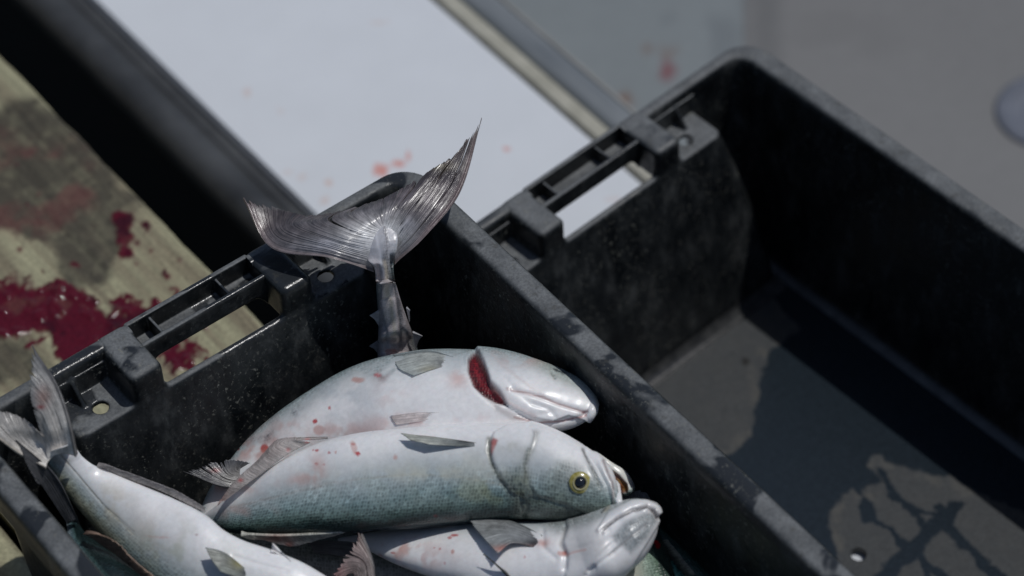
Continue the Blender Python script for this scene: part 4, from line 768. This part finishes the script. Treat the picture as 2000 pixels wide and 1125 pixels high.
body(f9, [(1210, 1000, 1240, 992, .10), (1200, 1030, 1268, 1012, .11), (1200, 1075, 1292, 1050, .12), (1205, 1130, 1312, 1105, .125), (1216, 1200, 1334, 1180, .122), (1236, 1280, 1352, 1266, .115), (1262, 1360, 1362, 1350, .11), (1288, 1420, 1362, 1414, .108), (1315, 1456, 1345, 1454, .106)], 'bottom', 20, .6, shift=.25, tint=(1.3, 1.2, 1.0), NS=240, NA=110, paint=[('spot', (1280, 1058), (6, 3), RED, 1.), ('spot', (1286, 1066), (4, 5), RED, .9)])
f10 = empty('fish', at(1330, 1090, .08), 'dark teal fish squeezed against the right crate wall', 'fish', 'fish piled in the crate'); ZOFF[f10.name] = (.03, .03, .03)
body(f10, [(1262, 1000, 1250, 1010, .085), (1290, 1028, 1262, 1045, .087), (1324, 1056, 1284, 1085, .087), (1362, 1093, 1308, 1130, .085), (1402, 1133, 1340, 1180, .082), (1446, 1190, 1378, 1240, .08), (1488, 1260, 1424, 1306, .075), (1520, 1330, 1466, 1364, .07), (1535, 1390, 1508, 1402, .068)], 'top', 25, .5, shift=.75, dark=1.1, tint=(.5, 1., .85), NS=240, NA=80)
fin(f10, [(1262, 1008, .10), (1256, 1012, .10), (1250, 1015, .10)], [(1262, 985, .11), (1240, 988, .112), (1222, 990, .112)], [(1280, 968, .115), (1240, 955, .12), (1205, 962, .12)], 'caudal_fin', FIN, (.16, .14, .14), (.08, .075, .08), rays=14)
fin(f10, [(1288, 1058, .095), (1306, 1082, .095), (1340, 1125, .095)], [(1296, 1056, .10), (1316, 1082, .10), (1350, 1124, .10)], [(1304, 1054, .102), (1326, 1080, .102), (1360, 1122, .102)], 'dorsal_fin', FIN, (.12, .12, .10), (.16, .16, .13), rays=8)

# --- long-tailed fish: forked tail draped over the crate corner
f11 = empty('mackerel', at(760, 600, .2), 'dark metallic fish with a large forked tail draped over the crate corner', 'fish')
st11 = [(743, 422, 752, 420, .2755), (731, 438, 762, 435, .273), (720, 462, 775, 458, .2685), (716, 486, 775, 481, .2625), (718, 507, 771, 503, .2560), (730, 522, 769, 520, .250), (734, 550, 772, 548, .236), (736, 585, 782, 583, .212), (738, 620, 794, 618, .188), (738, 655, 806, 652, .165), (738, 690, 818, 688, .142), (740, 740, 840, 735, .11), (745, 800, 870, 795, .075), (760, 860, 890, 855, .055), (790, 900, 880, 895, .045)]
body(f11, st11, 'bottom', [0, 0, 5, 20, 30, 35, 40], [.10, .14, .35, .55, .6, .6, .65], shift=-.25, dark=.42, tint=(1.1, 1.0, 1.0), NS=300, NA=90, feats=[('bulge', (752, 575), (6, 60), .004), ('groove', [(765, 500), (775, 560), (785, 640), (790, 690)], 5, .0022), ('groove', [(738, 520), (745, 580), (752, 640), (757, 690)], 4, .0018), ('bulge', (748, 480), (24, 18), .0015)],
     paint=[('poly', [(690, 445), (715, 420), (785, 415), (785, 470), (760, 510), (722, 515), (690, 490)], 24, (.56, .56, .60), .95, 1), ('line', [(752, 425), (756, 470), (752, 500), (756, 530)], 4, (.07, .07, .08), .6, 1), ('line', [(735, 440), (742, 500), (748, 540)], 3, (.85, .85, .9), .7, 1), ('line', [(750, 510), (757, 560), (766, 620), (772, 660)], 4, (.42, .38, .31), .8, 1), ('line', [(742, 530), (750, 600), (758, 690)], 3, (.36, .37, .4), .7, 1), ('line', [(768, 505), (776, 560), (786, 640)], 6, (.03, .035, .045), .8, 1), ('smear', (755, 670), (20, 26), (.5, .5, .55), .9), ('spot', (765, 686), (10, 4), (.5, .2, .15), .6)])  # silvery tail root and streaks, with the wet highlight painted in
W1, W2, BR = (.17, .165, .17), (.075, .062, .062), (.035, .03, .032)
fin(f11, [(729, 526, .244), (729, 500, .256), (738, 468, .266), (748, 440, .272)], [[(645, 503, .262), (655, 480, .269), (678, 455, .274), (748, 418, .277)], [(530, 484, .258), (560, 450, .266), (630, 432, .272), (748, 401, .276)]], [(475, 387, .276), (535, 404, .268), (612, 421, .266), (690, 407, .270), (748, 388, .275)], 'caudal_fin', WETFIN, (.15, .14, .15), (.052, .043, .044), NR=220, NL=90, rays=26, rag=.05, tears=6, th=.0012, ripple=.0014, edge=(.14, .11, .11), rough=.25, soft=.28,
    paint=[(722, 466, 54, 34, (1., 1., 1.), .9), (650, 478, 80, 16, (.46, .47, .52), .7), (560, 470, 50, 16, (.10, .085, .085), .4), (545, 425, 40, 12, (.06, .05, .05), .5), (500, 440, 20, 14, (.18, .11, .10), .5), (650, 425, 50, 10, (.06, .05, .05), .6), (560, 405, 50, 5, (.25, .24, .23), .5)])  # white centre is a highlight painted into the fin colour
fin(f11, [(771, 514, .246), (768, 488, .257), (760, 462, .266), (748, 440, .272)], [[(830, 462, .268), (808, 432, .277), (790, 412, .280), (748, 418, .277)], [(900, 372, .282), (866, 350, .287), (838, 352, .286), (748, 401, .276)]], [(941, 231, .306), (917, 266, .300), (896, 296, .294), (838, 336, .286), (748, 388, .275)], 'caudal_fin', WETFIN, (.12, .11, .12), (.056, .045, .047), NR=220, NL=90, rays=24, rag=.075, tears=8, th=.0012, ripple=.0012, edge=(.16, .12, .12), rough=.25, soft=.28,
    paint=[(758, 455, 40, 32, (1., 1., 1.), .9), (798, 440, 16, 14, (.45, .45, .5), .6), (860, 325, 30, 8, (.24, .21, .14), .6), (850, 380, 40, 30, (.12, .09, .095), .5), (935, 270, 8, 30, (.02, .02, .025), .6)])  # same bright highlight painted in near the root of this lobe
def finlet(x0, y0, x1, y1, tx, ty):
    """small stiff triangular finlet on the tail stalk"""
    z = lambda y: np.interp(y, [470, 522, 585, 690], [.268, .25, .212, .142])
    A, B_, T_ = at(x0, y0, z(y0)+.002), at(x1, y1, z(y1)+.002), at(tx, ty, z(ty)+.003); n = np.cross(B_-A, T_-A); n /= np.linalg.norm(n); V = []
    for q in (-1, 1):
        for P_, t_ in ((A, .0009), (B_, .0009), (T_*.55+(A*.3+B_*.7)*.45, .0006), (T_, .0002), (T_*.5+A*.5, .0006)): V.append(P_+n*q*t_)
    F = [(0, 1, 2, 3, 4), (9, 8, 7, 6, 5)]+[(i, (i+1) % 5, 5+(i+1) % 5, 5+i) for i in range(5)]
    mesh('finlet', np.array(V), F, WETFIN, f11, smooth=False, col=np.tile(np.array([.42, .42, .44]), (10, 1)), rough=np.full(10, .3), uv=np.zeros((10, 2)))
for a in ((741, 606, 743, 640, 722, 616), (741, 664, 742, 694, 721, 676), (794, 600, 800, 628, 801, 606), (806, 648, 812, 682, 825, 656)): finlet(*a)
